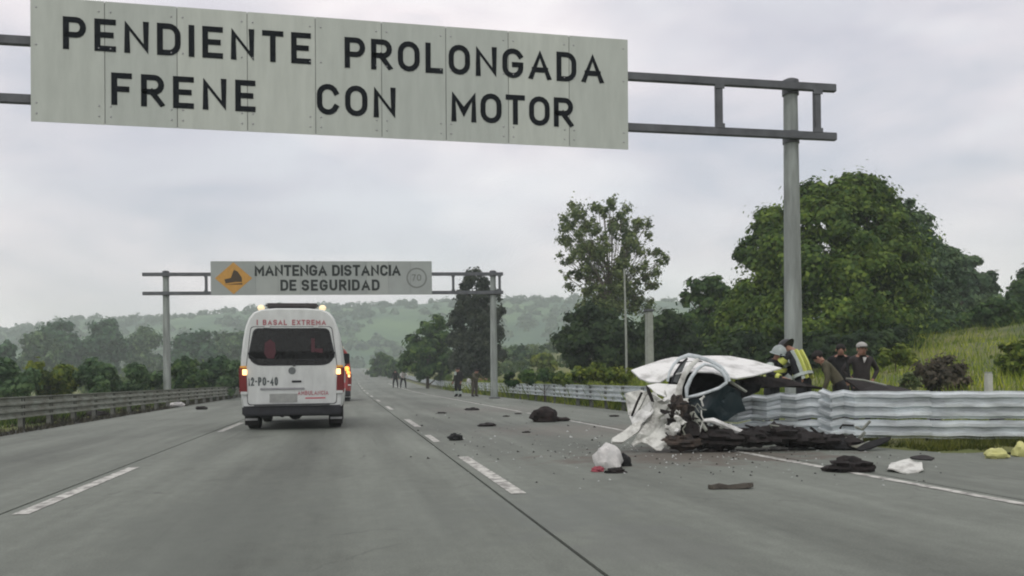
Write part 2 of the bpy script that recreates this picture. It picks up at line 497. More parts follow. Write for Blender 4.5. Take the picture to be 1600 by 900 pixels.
# ------------------------------------------------------------------ foliage
def quads_mesh(name, cen, nrm, size, rs, elong=1.6, fold=.0):
    """leaf quads (diamond shaped) from numpy arrays"""
    n = len(cen)
    nrm = nrm / (np.linalg.norm(nrm, axis=1, keepdims=True) + 1e-9)
    rv = rs.normal(size=(n, 3))
    a = np.cross(nrm, rv); a /= (np.linalg.norm(a, axis=1, keepdims=True) + 1e-9)
    b = np.cross(nrm, a)
    s = size[:, None]
    v = np.empty((n, 4, 3), dtype=np.float32)
    v[:, 0] = cen - a * s * elong * .5; v[:, 1] = cen - b * s * .5 + a * s * .1
    v[:, 2] = cen + a * s * elong * .5; v[:, 3] = cen + b * s * .5 + a * s * .1
    me = bpy.data.meshes.new(name)
    me.vertices.add(n * 4); me.vertices.foreach_set('co', v.ravel())
    me.loops.add(n * 4); me.loops.foreach_set('vertex_index', np.arange(n * 4, dtype=np.int32))
    me.polygons.add(n); me.polygons.foreach_set('loop_start', np.arange(0, n * 4, 4, dtype=np.int32))
    me.polygons.foreach_set('loop_total', np.full(n, 4, dtype=np.int32))
    me.update(calc_edges=True)
    return me

def crown_points(blobs, n, rs, clump=.33, sub=14, outer=.62, zst=.72):
    """points of leaf clumps spread over the shells of overlapping blobs: (x,y,z,r) each"""
    B = np.array(blobs, dtype=float)
    wts = B[:, 3] ** 2.2; wts /= wts.sum()
    cens, nrms = [], []
    for bi, bl in enumerate(B):
        m = max(6, int(n * wts[bi]))
        k = sub
        d = rs.normal(size=(k, 3)); d /= np.linalg.norm(d, axis=1, keepdims=True)
        rad = bl[3] * (outer + (1 - outer) * rs.random(k)) * np.where(rs.random(k) < .2, 1.14, .96)
        cc = bl[:3] + d * rad[:, None] * np.array([1, 1, .9])
        which = rs.integers(0, k, m)
        cr_ = bl[3] * clump * (.6 + .7 * rs.random(k))
        off = rs.normal(size=(m, 3)) * np.where(rs.random((m, 1)) < .16, .95, .55)
        p = cc[which] + off * cr_[which][:, None] * np.array([1, 1, zst])
        nn_ = off + d[which] * .9 + rs.normal(size=(m, 3)) * .55 + np.array([0, 0, .45])
        cens.append(p); nrms.append(nn_)
    return np.concatenate(cens), np.concatenate(nrms)

def tree(name, label, cat, px, d, blobs_px, leaves, n, leaf=.2, seed=1, bark=None, group=None, clump=.33, sub=14, trunk_r=.2, outer=.62, zoff=0,
         limbs=True, zst=.72, split=0):
    """blobs_px: (px, py, radius in px, depth offset m)"""
    rs = np.random.default_rng(seed); rd = random.Random(seed)
    g = P(px, 590, d)
    gz = terr(g.x, g.y) + zoff
    root = thing(name, label, cat, (g.x, g.y, gz), 0, group)
    if split:
        lim = list(blobs_px); blobs_px = []
        for bx, by, br, dd in lim:
            for _ in range(split):
                blobs_px.append((bx + rd.uniform(-1, 1) * br * 1.25, by + rd.uniform(-1, 1) * br * 1.25, br * rd.uniform(.4, .75), dd + rd.uniform(-1.2, 1.2)))
    bl = []
    for bx, by, br, dd in blobs_px:
        q = P(bx, by, d + dd)
        bl.append((q.x - g.x, q.y - g.y, max(q.z - gz, .3), br * (d + dd) / F))
    c, nn_ = crown_points(bl, n, rs, clump, sub, outer, zst)
    ok = c[:, 2] > .03
    c, nn_ = c[ok], nn_[ok]
    me = quads_mesh('crown', c, nn_, leaf * (.6 + .8 * rs.random(len(c))), rs)
    link('crown', me, leaves, root)
    top = max(b[2] for b in bl)
    t = MB()
    hh = top * .62
    tr = [(0, 0, -.3), (rd.uniform(-.1, .1) * hh * .3, rd.uniform(-.1, .1) * hh * .3, hh * .4), (rd.uniform(-.1, .1) * hh * .4, rd.uniform(-.1, .1) * hh * .4, hh)]
    t.tube(tr, [trunk_r, trunk_r * .75, trunk_r * .45], 7)
    if limbs:
        for b in bl:
            f = rd.uniform(.3, .9)
            st = Vector(tr[1]).lerp(Vector(tr[2]), f) if b[2] > hh * .5 else Vector(tr[0]).lerp(Vector(tr[1]), f)
            en = Vector(b[:3])
            md = st.lerp(en, .5) + Vector((rd.uniform(-.2, .2), rd.uniform(-.2, .2), .15)) * b[3]
            t.tube([st, md, en], [trunk_r * (.2 if split else .4), trunk_r * (.12 if split else .25), .02], 5)
    t.build('trunk', bark or M_bark, root, smooth=True)
    return root

L_big = leaf_mat('broadleaf_green', (.135, .215, .034), (.034, .078, .016), .42)
L_dark = leaf_mat('dark_evergreen_leaf', (.046, .086, .026), (.012, .030, .012), .6)
L_euc = leaf_mat('olive_gum_leaf', (.18, .235, .085), (.075, .115, .042), .7)
L_mid = leaf_mat('mid_green_leaf', (.088, .165, .036), (.022, .060, .020), .5)
L_grey = leaf_mat('grey_green_leaf', (.115, .190, .080), (.038, .082, .042), .5)
L_left = leaf_mat('roadside_blue_green_leaf', (.115, .20, .075), (.040, .088, .040), .5)
L_teal = leaf_mat('hazy_blue_green_leaf', (.085, .165, .085), (.030, .072, .045), .3)  # distance haze put into the leaf colour of the far trees
L_cyp = leaf_mat('brown_green_needle', (.060, .078, .046), (.018, .028, .022), .8)
L_bush = leaf_mat('yellow_green_bush_leaf', (.21, .265, .034), (.065, .11, .018), .8)
L_dry = leaf_mat('purple_brown_scrub', (.125, .11, .075), (.055, .052, .038), 1.2)

def grow(cx, ytop, ybot, w, rd, n=9, dd=.0):
    """random blobs filling an egg shaped outline in pixels"""
    h = ybot - ytop; out = []
    r0 = min(w, h)
    for i in range(n):
        t = (i + .5) / n
        ww = w * .5 * math.sin(math.pi * min(.97, .18 + .72 * t)) ** .7
        br = r0 * rd.uniform(.17, .27)
        y = ytop + br + (h - 1.6 * br) * t
        out.append((cx + rd.uniform(-1, 1) * max(0, ww - br), y, br, rd.uniform(-1, 1) * dd))
    return out

# big trees behind the barrier on the right
tree('broadleaf_tree', 'largest broadleaf tree with a tall domed crown behind the near sign post', 'tree', 1318, 44,
     [(1326, 288, 20, 0), (1352, 290, 22, .5), (1378, 306, 18, 0), (1300, 300, 16, 0), (1272, 300, 18, 0), (1395, 322, 18, .5), (1330, 312, 36, 0), (1362, 318, 34, 1), (1386, 352, 34, 0), (1262, 322, 34, .5), (1290, 345, 40, -1), (1340, 370, 52, -1.5), (1300, 410, 60, -2),
      (1380, 410, 50, -1), (1235, 395, 42, 0), (1260, 440, 55, -1.5), (1340, 450, 65, -2.2), (1405, 450, 46, -1), (1290, 500, 60, -2), (1370, 510, 60, -1.5),
      (1230, 500, 46, -1), (1320, 545, 50, -1.2), (1398, 400, 40, 1)], L_big, 85000, .16, 3, trunk_r=.38, sub=22)
tree('broadleaf_tree', 'dark green lobed tree left of the near sign post, joined to the largest tree', 'tree', 1205, 46,
     [(1205, 345, 28, 0), (1190, 372, 26, .5), (1166, 398, 20, 0), (1215, 390, 34, -1), (1185, 430, 36, -.5), (1222, 440, 40, -1), (1160, 470, 34, -.5),
      (1200, 490, 48, -1.2), (1150, 520, 40, -.5), (1210, 540, 42, -1)], L_big, 40000, .16, 8, trunk_r=.26, sub=18)
tree('broadleaf_tree', 'paler grey green tree stepping down right of the largest tree', 'tree', 1442, 52,
     [(1408, 336, 24, 0), (1432, 352, 24, 0), (1452, 376, 22, 0), (1472, 400, 20, 0), (1428, 372, 30, 0), (1450, 398, 26, 0), (1488, 430, 20, 0), (1420, 410, 36, -1), (1455, 440, 34, -.5), (1425, 470, 44, -1), (1480, 455, 24, .5), (1460, 500, 40, -1), (1425, 520, 36, 0)],
     L_grey, 34000, .17, 11, trunk_r=.25, sub=18)
tree('broadleaf_tree', 'feathery hazy tree with see-through top at the right end of the grove', 'tree', 1505, 66,
     [(1478, 405, 16, 0), (1488, 402, 15, 0), (1505, 415, 16, 0), (1548, 432, 10, 0), (1555, 470, 14, 0), (1522, 408, 10, 0), (1495, 440, 24, 0), (1520, 445, 22, 0), (1538, 440, 12, 0), (1500, 475, 28, 0), (1530, 478, 24, 0), (1548, 455, 12, 0)],
     L_grey, 9000, .3, 14, trunk_r=.2)
tree('broadleaf_tree', 'dark tree cut off by the right edge of the photo above the bank', 'tree', 1603, 60,
     [(1598, 452, 18, 0), (1612, 440, 26, 0), (1585, 470, 14, 0), (1606, 476, 24, 0), (1575, 482, 10, 0)], L_mid, 6000, .26, 15, trunk_r=.2)
tree('broadleaf_tree', 'small open crowned tree left of the grove, lower than its neighbours', 'tree', 1105, 56,
     [(1112, 445, 18, 0), (1090, 455, 18, 0), (1075, 466, 12, 0), (1125, 462, 20, 0), (1100, 480, 26, 0), (1135, 490, 28, 0), (1085, 505, 28, 0), (1120, 520, 34, 0), (1080, 545, 26, 0), (1120, 555, 28, 0)],
     L_mid, 12000, .24, 17, trunk_r=.2)
# gum tree
tree('gum_tree', 'tall sparse gum tree with an open crown showing sky between its leaf clumps', 'tree', 955, 60,
     [(952, 325, 11, 0), (935, 335, 10, .5), (968, 338, 12, 0), (912, 340, 15, 0), (892, 352, 14, 0), (988, 350, 13, .5), (1005, 352, 10, 0), (880, 372, 11, 0), (905, 372, 17, -.5),
      (930, 368, 16, 0), (955, 362, 13, 0), (985, 378, 15, 0), (1010, 382, 11, 0), (1028, 395, 11, 0), (884, 400, 9, 0), (905, 405, 13, 0), (930, 402, 17, -.5), (958, 398, 15, 0),
      (992, 408, 15, 0), (1018, 415, 11, 0), (1036, 408, 7, 0), (880, 432, 7, 0), (900, 440, 12, 0), (925, 435, 13, 0), (950, 435, 18, 0), (980, 440, 15, 0), (1008, 440, 11, 0),
      (1022, 438, 8, 0), (940, 465, 20, 0), (965, 470, 22, 0), (925, 470, 12, 0), (995, 470, 14, 0), (950, 500, 26, 0), (980, 505, 24, 0), (905, 470, 12, 0), (1012, 465, 11, 0), (925, 495, 18, 0), (1005, 495, 16, 0), (960, 345, 12, 0), (920, 390, 14, 0), (970, 420, 14, 0)],
     L_euc, 22000, .14, 21, bark=M_barkpale, trunk_r=.17, clump=.75, sub=5, outer=.15, zst=1.1, split=4)
tree('dark_bush', 'broad dark green bush under the sparse gum tree', 'bush', 918, 52,
     [(905, 510, 26, 0), (930, 500, 30, 0), (890, 540, 24, 0), (920, 545, 34, -.6), (955, 530, 34, -.5), (985, 545, 30, 0), (900, 566, 24, 0), (950, 565, 30, -.5), (1000, 560, 26, 0)],
     L_dark, 16000, .2, 23, trunk_r=.1)
tree('dark_bush', 'dark thicket between the gum tree and the small open crowned tree', 'bush', 1040, 52,
     [(1020, 520, 26, 0), (1045, 505, 24, 0), (1060, 535, 28, 0), (1025, 555, 26, 0), (1060, 565, 26, -.5), (1000, 575, 18, 0)], L_dark, 10000, .2, 24, trunk_r=.1)
tree('dark_bush', 'dark undergrowth at the foot of the grove left of the near sign post', 'bush', 1165, 38,
     [(1130, 560, 30, 0), (1170, 550, 34, 0), (1205, 565, 30, -.5), (1100, 575, 24, 0), (1160, 580, 30, -.6)], L_dark, 11000, .16, 25, trunk_r=.1)
tree('dark_bush', 'dark undergrowth at the foot of the grove right of the near sign post', 'bush', 1320, 38,
     [(1275, 550, 34, 0), (1320, 545, 36, 0), (1365, 545, 34, 0), (1398, 530, 24, .5), (1260, 575, 30, -.5), (1310, 575, 30, -.5), (1355, 565, 26, -.5)], L_dark, 15000, .16, 26, trunk_r=.1)
tree('dark_bush', 'green bush at the right end of the grove, above the grass bank', 'bush', 1455, 50,
     [(1430, 520, 28, 0), (1465, 505, 28, 0), (1500, 505, 24, 0), (1535, 500, 20, 0), (1415, 540, 20, 0)], L_mid, 9000, .2, 27, trunk_r=.1)
tree('broadleaf_tree', 'dark green tree on top of the bank behind the purple brown shrub', 'tree', 1560, 46,
     [(1545, 492, 18, 0), (1565, 482, 20, 0), (1585, 492, 20, 0), (1600, 500, 22, 0), (1555, 510, 18, 0), (1620, 490, 22, 0)], L_mid, 8000, .17, 28, trunk_r=.12)
# trees beyond the far gantry
tree('conifer_tree', 'tall ragged dark conifer behind the right post of the far sign gantry', 'tree', 745, 78,
     [(738, 432, 13, 0), (752, 440, 12, 0), (728, 446, 10, 0), (722, 465, 13, 0), (748, 465, 18, 0), (770, 462, 12, 0), (735, 490, 22, 0), (765, 490, 18, 0), (782, 485, 9, 0), (715, 500, 14, 0),
      (745, 515, 26, 0), (770, 520, 18, 0), (720, 530, 18, 0), (745, 550, 28, 0), (770, 555, 20, 0), (722, 562, 18, 0), (748, 580, 22, 0)],
     L_cyp, 26000, .2, 31, trunk_r=.25, sub=16, zst=1.1)
tree('broadleaf_tree', 'rounded dark green tree standing left of the ragged conifer', 'tree', 668, 88,
     [(682, 505, 14, 0), (670, 520, 18, 0), (690, 525, 18, 0), (652, 545, 20, 0), (680, 550, 24, 0), (700, 560, 18, 0), (640, 568, 16, 0), (665, 573, 20, 0), (695, 580, 16, 0)],
     L_mid, 12000, .3, 33, trunk_r=.2)
rd = random.Random(77)
for i, (px, yt, yb, w, d, lb) in enumerate((
        (815, 535, 585, 60, 120, 'pale hazy bush right of the far gantry post'),
        (850, 550, 590, 50, 90, 'low green bush between the far gantry and the gum tree'),
        (590, 548, 590, 50, 170, 'small hazy tree beside the road beyond the two ambulances'),
        (620, 560, 592, 44, 150, 'low hazy bush at the bend of the road left of the rounded tree'))):
    tree('roadside_bush', lb, 'bush', px, d, grow(px, yt, yb, w, rd, 7), [L_grey, L_bush, L_mid, L_mid][i], 5000, .4, 40 + i, trunk_r=.1)

# left side: hedge of shrubs behind the barrier, trees farther off
left_near = [(18, 548, 618, 70, 40, 'green roadside shrub at the left edge of the photo behind the barrier'),
             (78, 556, 616, 76, 42, 'second roadside shrub from the left edge behind the barrier'),
             (140, 552, 614, 80, 44, 'third roadside shrub from the left edge, below the tall far trees'),
             (205, 558, 612, 74, 46, 'roadside shrub just left of the left gantry post'),
             (290, 548, 612, 60, 52, 'dark roadside shrub just right of the left gantry post'),
             (338, 545, 612, 74, 54, 'dark rounded roadside shrub nearest the white ambulance'),
             (380, 556, 612, 60, 60, 'roadside shrub half hidden by the white ambulance')]
for i, (px, yt, yb, w, d, lb) in enumerate(left_near):
    tree('roadside_shrub', lb, 'shrub', px, d, grow(px, yt + 7, yb + 6, w * 1.3, rd, 10, 1.0), [L_left, L_bush, L_left, L_left, L_mid, L_left, L_left][i], 10000, .19, 60 + i,
         group='shrubs behind the left barrier', trunk_r=.07, limbs=False)
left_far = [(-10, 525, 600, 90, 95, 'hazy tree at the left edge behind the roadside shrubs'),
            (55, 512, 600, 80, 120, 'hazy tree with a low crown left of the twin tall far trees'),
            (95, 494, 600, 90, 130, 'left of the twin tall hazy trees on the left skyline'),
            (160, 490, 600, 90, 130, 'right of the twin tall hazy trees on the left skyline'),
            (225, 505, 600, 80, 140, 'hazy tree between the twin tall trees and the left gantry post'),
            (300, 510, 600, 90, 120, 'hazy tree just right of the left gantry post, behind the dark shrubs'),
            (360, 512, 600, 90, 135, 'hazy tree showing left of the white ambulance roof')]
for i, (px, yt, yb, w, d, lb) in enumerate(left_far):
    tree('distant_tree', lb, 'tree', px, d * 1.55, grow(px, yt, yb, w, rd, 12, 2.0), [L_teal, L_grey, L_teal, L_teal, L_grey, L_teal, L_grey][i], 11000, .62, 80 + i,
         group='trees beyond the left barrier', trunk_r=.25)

# far woodland on the hills
rs = np.random.default_rng(9)
cc, nn_, sz = [], [], []
for i in range(2300):
    t = rs.random() ** .8 * 1.05; px = rs.uniform(-250, 1750); d = 430 + 290 * t
    r = (px - 800) * d / F; x, y = r * CP + d * SP, d * CP - r * SP
    dens = noise.noise(Vector((x * .012, y * .012, 20)))
    if dens < -.05 and t < .9 and rs.random() < .8: continue
    z = hill_z(px, t, x, y); rr = rs.uniform(2.2, 5.5)
    k = 34
    dv = rs.normal(size=(k, 3)); dv /= np.linalg.norm(dv, axis=1, keepdims=True); dv[:, 2] = np.abs(dv[:, 2]) * 1.1
    cc.append(np.array([x, y, z]) + dv * rr * (.6 + .4 * rs.random((k, 1)))); nn_.append(dv + rs.normal(size=(k, 3)) * .3)
    sz.append(np.full(k, rr * .42))
me = quads_mesh('woodland', np.concatenate(cc), np.concatenate(nn_), np.concatenate(sz), rs)
tag(link('woodland', me, leaf_mat('far_wood_leaf', (.052, .092, .038), (.020, .046, .024), .05)), kind='stuff')

# low scrub on the flat between roadside and hills
cc, nn_, sz = [], [], []
for i in range(1500):
    y = rs.uniform(70, 430); x = rs.uniform(-150, 190) * (.35 + y / 420)
    if -13 < x < 14.5: continue
    z = terr(x, y); rr = rs.uniform(.7, 2.0) * (1 + y / 400)
    k = 30
    dv = rs.normal(size=(k, 3)); dv /= np.linalg.norm(dv, axis=1, keepdims=True); dv[:, 2] = np.abs(dv[:, 2])
    cc.append(np.array([x, y, z]) + dv * rr * (.5 + .5 * rs.random((k, 1)))); nn_.append(dv + rs.normal(size=(k, 3)) * .4)
    sz.append(np.full(k, rr * .4))
me = quads_mesh('scrub', np.concatenate(cc), np.concatenate(nn_), np.concatenate(sz), rs)
tag(link('scrub', me, leaf_mat('scrub_leaf', (.095, .15, .04), (.035, .07, .022), .12)), kind='stuff')

# grass blades
def grass_mesh(name, pts, hts, wid, rs, lean=.35):
    n = len(pts)
    ang = rs.random(n) * 2 * math.pi
    dx = np.stack([np.cos(ang), np.sin(ang), np.zeros(n)], 1) * wid[:, None] * .5
    ln = rs.normal(size=(n, 3)) * lean; ln[:, 2] = 1
    tip = pts + ln * hts[:, None]
    v = np.empty((n, 3, 3), dtype=np.float32)
    v[:, 0] = pts - dx; v[:, 1] = pts + dx; v[:, 2] = tip
    me = bpy.data.meshes.new(name)
    me.vertices.add(n * 3); me.vertices.foreach_set('co', v.ravel())
    me.loops.add(n * 3); me.loops.foreach_set('vertex_index', np.arange(n * 3, dtype=np.int32))
    me.polygons.add(n); me.polygons.foreach_set('loop_start', np.arange(0, n * 3, 3, dtype=np.int32))
    me.polygons.foreach_set('loop_total', np.full(n, 3, dtype=np.int32))
    me.update(calc_edges=True)
    return me
def scatter(n, fx, fy, ok, hmin, hmax, w, rs, far=1.0):
    out, hs, ws = [], [], []
    while len(out) < n:
        y = fy(); x = fx()
        if not ok(x, y): continue
        z = terr(x, y)
        k = noise.noise(Vector((x * .5, y * .5, 2)))
        if k < -.25 and rs.random() < .6: continue
        out.append((x, y, z - .02)); hs.append(rs.uniform(hmin, hmax) * (1 + .8 * k)); ws.append(w * (1 + y * .02 * far))
    return np.array(out), np.array(hs), np.array(ws)
M_grass = leaf_mat('bank_grass', (.28, .345, .045), (.085, .14, .020), .22)
M_grass2 = leaf_mat('verge_weeds', (.12, .17, .035), (.04, .075, .018), .5)
p, h, w = scatter(52000, lambda: 10.2 + rs.random() ** 1.6 * 34, lambda: 8 + rs.random() ** 1.5 * 75, lambda x, y: True, .12, .42, .03, rs)
tag(link('grass', grass_mesh('grass', p, h, w, rs), M_grass), kind='stuff')
p, h, w = scatter(16000, lambda: -8.7 - rs.random() ** 1.5 * 7, lambda: 12 + rs.random() * 70, lambda x, y: True, .12, .5, .03, rs)
tag(link('grass', grass_mesh('grass', p, h, w, rs), M_grass2), kind='stuff')
p, h, w = scatter(9000, lambda: xrail(30) + rs.uniform(.1, 2.2), lambda: 26 + rs.random() ** 1.4 * 60, lambda x, y: True, .3, .95, .035, rs)
tag(link('tall_grass', grass_mesh('tall_grass', p, h, w, rs), M_grass), kind='stuff')

# ------------------------------------------------------------------ lettering
def arc(cx, cy, rx, ry, a0, a1, n=8):
    return [(cx + rx * math.cos(R(a0 + (a1 - a0) * i / n)), cy + ry * math.sin(R(a0 + (a1 - a0) * i / n))) for i in range(n + 1)]
GL = {
    'A': (.78, [[(0, 0), (.5, 1.06), (1, 0)], [(.17, .3), (.83, .3)]]),
    'B': (.66, [[(0, 0), (0, 1), (.6, 1)] + arc(.6, .77, .36, .23, 90, -90) + [(.05, .54)], [(.55, .54)] + arc(.62, .27, .38, .27, 90, -90) + [(0, 0)]]),
    'C': (.70, [arc(.5, .68, .5, .32, 20, 180) + arc(.5, .32, .5, .32, 180, 340)]),
    'D': (.70, [[(0, 0), (0, 1), (.45, 1)] + arc(.5, .65, .5, .35, 90, 0) + arc(.5, .35, .5, .35, 0, -90) + [(.45, 0), (0, 0)]]),
    'E': (.62, [[(1, 1), (0, 1), (0, 0), (1, 0)], [(0, .51), (.85, .51)]]),
    'F': (.60, [[(1, 1), (0, 1), (0, 0)], [(0, .5), (.82, .5)]]),
    'G': (.72, [arc(.5, .68, .5, .32, 25, 180) + arc(.5, .32, .5, .32, 180, 360) + [(1, .45), (.6, .45)]]),
    'I': (.17, [[(.5, 0), (.5, 1)]]),
    'L': (.58, [[(0, 1), (0, 0), (1, 0)]]),
    'M': (.84, [[(0, 0), (0, 1), (.5, .3), (1, 1), (1, 0)]]),
    'N': (.72, [[(0, 0), (0, 1), (1, 0), (1, 1)]]),
    'O': (.72, [arc(.5, .66, .5, .34, 0, 180) + arc(.5, .34, .5, .34, 180, 360) + [(1, .66)]]),
    'P': (.66, [[(0, 0), (0, 1), (.5, 1)] + arc(.6, .72, .4, .28, 90, -90) + [(.05, .44)]]),
    'R': (.68, [[(0, 0), (0, 1), (.5, 1)] + arc(.6, .73, .4, .27, 90, -90) + [(.05, .46)], [(.45, .46), (1, 0)]]),
    'S': (.68, [arc(.5, .75, .5, .25, 25, 250, 10) + arc(.5, .26, .5, .26, 75, -155, 10)]),
    'T': (.66, [[(0, 1), (1, 1)], [(.5, .97), (.5, 0)]]),
    'U': (.70, [[(0, 1), (0, .35)] + arc(.5, .33, .5, .33, 180, 360) + [(1, 1)]]),
    'X': (.70, [[(0, 0), (1, 1)], [(0, 1), (1, 0)]]),
    '-': (.40, [[(0, .5), (1, .5)]]),
    '0': (.66, [arc(.5, .66, .5, .34, 0, 180) + arc(.5, .34, .5, .34, 180, 360) + [(1, .66)]]),
    '1': (.30, [[(.1, .8), (.8, 1), (.8, 0)]]),
    '2': (.64, [arc(.5, .7, .5, .3, 170, -30) + [(0, 0), (1, 0)]]),
    '4': (.66, [[(.8, 0), (.8, 1), (0, .3), (1, .3)]]),
    '7': (.62, [[(0, 1), (1, 1), (.35, 0)]]),
}
def ribbon(pts, t):
    """left and right offset points of a polyline with mitred corners"""
    q = [pts[0]]
    for p_ in pts[1:]:
        if math.hypot(p_[0] - q[-1][0], p_[1] - q[-1][1]) > 1e-4: q.append(p_)
    closed = math.hypot(q[0][0] - q[-1][0], q[0][1] - q[-1][1]) < 1e-4
    if closed: q = q[:-1]
    if not closed and len(q) > 1:
        def ext(p0, p1):
            l = math.hypot(p0[0] - p1[0], p0[1] - p1[1]); return (p0[0] + (p0[0] - p1[0]) / l * t / 2, p0[1] + (p0[1] - p1[1]) / l * t / 2)
        q = [ext(q[0], q[1])] + q[1:-1] + [ext(q[-1], q[-2])]
    n = len(q); out = []
    for i in range(n):
        a = q[i - 1] if (i > 0 or closed) else None
        b = q[(i + 1) % n] if (i < n - 1 or closed) else None
        def dr(s, e):
            l = math.hypot(e[0] - s[0], e[1] - s[1]); return ((e[0] - s[0]) / l, (e[1] - s[1]) / l)
        d0 = dr(a, q[i]) if a else dr(q[i], b)
        d1 = dr(q[i], b) if b else d0
        n0, n1 = (-d0[1], d0[0]), (-d1[1], d1[0])
        mx, my = n0[0] + n1[0], n0[1] + n1[1]
        ml = math.hypot(mx, my) or 1e-6
        mx, my = mx / ml, my / ml
        k = min(2.6, 1 / max(.25, mx * n0[0] + my * n0[1])) * t / 2
        out.append(((q[i][0] + mx * k, q[i][1] + my * k), (q[i][0] - mx * k, q[i][1] - my * k)))
    return out, closed
def glyph_mb(ch, h, t, th=.006, wscale=1.0):
    w, strokes = GL[ch]; w = w * h * wscale
    m = MB()
    for si, st in enumerate(strokes):
        pts = [(t / 2 + x * (w - t), t / 2 + y * (h - t)) for x, y in st]
        rb, closed = ribbon(pts, t)
        y0 = -th - .0006 * si
        n = len(rb); vs = []
        for a, b in rb:
            for (x, z) in (a, b):
                z = min(h, max(0, z))
                vs += [(x, y0, z), (x, 0, z)]
        fs = []
        for i in range(n if closed else n - 1):
            j = (i + 1) % n
            a, b = i * 4, j * 4
            fs += [(a, a + 2, b + 2, b), (a, b, b + 1, a + 1), (a + 2, a + 3, b + 3, b + 2)]
        if not closed:
            fs += [(0, 1, 3, 2), ((n - 1) * 4, (n - 1) * 4 + 2, (n - 1) * 4 + 3, (n - 1) * 4 + 1)]
        m.add(vs, fs)
    return m, w
GCACHE = {}
def word(txt, x0, x1, z, y, h, t, material, parent, name='letter', th=.006, slope=0.0):
    """letters spread evenly from x0 to x1 on the plane y, in the parent's frame"""
    ws = [GL[c][0] * h for c in txt if c != ' ']
    n = len(txt)
    total = sum(GL[c][0] * h if c != ' ' else h * .5 for c in txt)
    gap = (x1 - x0 - total) / max(1, n - 1)
    ws_scale = 1.0
    if gap < .06 * h:
        ws_scale = (x1 - x0) / (total + (n - 1) * .16 * h); gap = .16 * h * ws_scale
    x = x0
    for c in txt:
        if c == ' ':
            x += h * .5 * ws_scale + gap; continue
        key = (c, round(h, 4), round(t, 4), round(th, 4), round(ws_scale, 4), material.name)
        if key not in GCACHE:
            m, w_ = glyph_mb(c, h, t, th, ws_scale)
            o = m.build(name, material, parent)
            GCACHE[key] = (o.data, w_)
        else:
            o = link(name, GCACHE[key][0], material, parent)
        o.location = (x, y, z + slope * (x - x0))
        x += GCACHE[key][1] + gap

# ------------------------------------------------------------------ overhead sign gantries
def gantry(Y, xl, xr, zt, ztop, label, struts, over, zlow, post_r=.17, rz=0.0, x0=0.0, bt=.155, over_r=None):
    g = thing('sign_gantry', label, 'sign gantry', (x0, Y, zr(Y)), rz)
    for x in (xl, xr):
        m = MB()
        m.tube([(x, 0, -.2), (x, 0, 3), (x, 0, ztop - .12)], [post_r * 1.08, post_r, post_r * .82], 14)
        po = m.build('post', M_post, g, smooth=True)
        m = MB(); m.tube([(x, 0, ztop - .13), (x, 0, ztop + .02), (x, 0, ztop + .06)], [post_r * .98, post_r * .98, post_r * .5], 14)
        m.build('post_cap', M_steel_dark, po, smooth=True)
        m = MB(); m.box((x, 0, .04), (.6, .6, .06)); m.build('base_plate', M_steel_dark, po)
        for z in (zt, zlow):
            m = MB(); m.tube([(x, 0, z - .12), (x, 0, z + .12)], post_r * .98, 14); m.build('clamp', M_steel_dark, po, smooth=True)
    for z in (zt, zlow):
        xa, xb = xl - over, xr + (over if over_r is None else over_r)
        m = MB(); m.box(((xa + xb) / 2, -post_r - .04, z), (xb - xa, .11, bt)); m.build('beam', M_steel_dark, g, bevel=.012)
    for x in struts:
        m = MB(); m.box((x, -post_r - .04, (zt + zlow) / 2), (.14, .10, zt - zlow - bt - .002)); m.build('strut', M_steel_dark, g, bevel=.01)
        for z, sg in ((zt, -1), (zlow, 1)):
            MB().box((x, -post_r - .098, z + sg * (bt / 2 + .03)), (.20, .012, .09)).build('gusset', M_steel_dark, g)
    return g
Y1 = 16.0
gantry(Y1, -9.3, 8.98, 6.97, 7.13, 'near steel sign gantry carrying the big white text board', [-9.75, 7.31, 9.44, -7.4, -3.5, 0, 3.5], .88, 5.98, .17)
X2, Y2, RZ2 = -.2, 47.6, R(-6.0)
gl, gr_ = along(260, 500, X2, Y2, RZ2), along(771, 500, X2, Y2, RZ2)
ga, gb_ = along(708, 440, X2, Y2, RZ2), along(324, 440, X2, Y2, RZ2)
gantry(Y2, gl, gr_, 6.90, 7.07, 'far steel sign gantry with both posts in view, spanning the road', [ga, gb_, gr_ + .35, -3, 0, 3], 1.15, 5.88, .19, RZ2, X2, .19, .55)

# near board
XL, _ = planeX(60, Y1, 90); XR, _ = planeX(976, Y1, 150)
BZ0, BZ1 = 5.66, 7.78
bd = thing('sign_board', 'large white road sign reading PENDIENTE PROLONGADA FRENE CON MOTOR on the near gantry', 'road sign', (-.07, Y1 - .3, -.105))
bd.rotation_euler = (0, .006, 0)
MB().box(((XL + XR) / 2, .022, (BZ0 + BZ1) / 2), (XR - XL - .04, .03, BZ1 - BZ0 - .04)).build('backing', M_backing, bd)
npan = 9; pw = (XR - XL) / npan
for k in range(npan):
    MB().box((XL + pw * (k + .5), 0, (BZ0 + BZ1) / 2), (pw - .012, .012, BZ1 - BZ0)).build('panel', M_board[(k * 2 + k // 3) % 3], bd)
for z in (7.07, 6.08):
    for x in (XL + 1.2, 0.2, XR - 1.2):
        MB().box((x, .045, z), (.12, .015, .18)).build('bracket', M_steel_dark, bd)
bm_ = None
for z in (6.97, 5.98, 7.6, 5.8):
    for k in range(npan):
        for dx in (-.42, .42):
            x = XL + pw * (k + .5) + dx * pw
            if bm_ is None:
                bo = MB().ball((0, 0, 0), (.016, .010, .016), 8, 5).build('bolt', M_rim, bd); bm_ = bo.data
            else: bo = link('bolt', bm_, None, bd)
            bo.location = (x, -.008, z)
def pxw(a, b, y): return planeX(a, Y1 - .31, y)[0], planeX(b, Y1 - .31, y)[0]
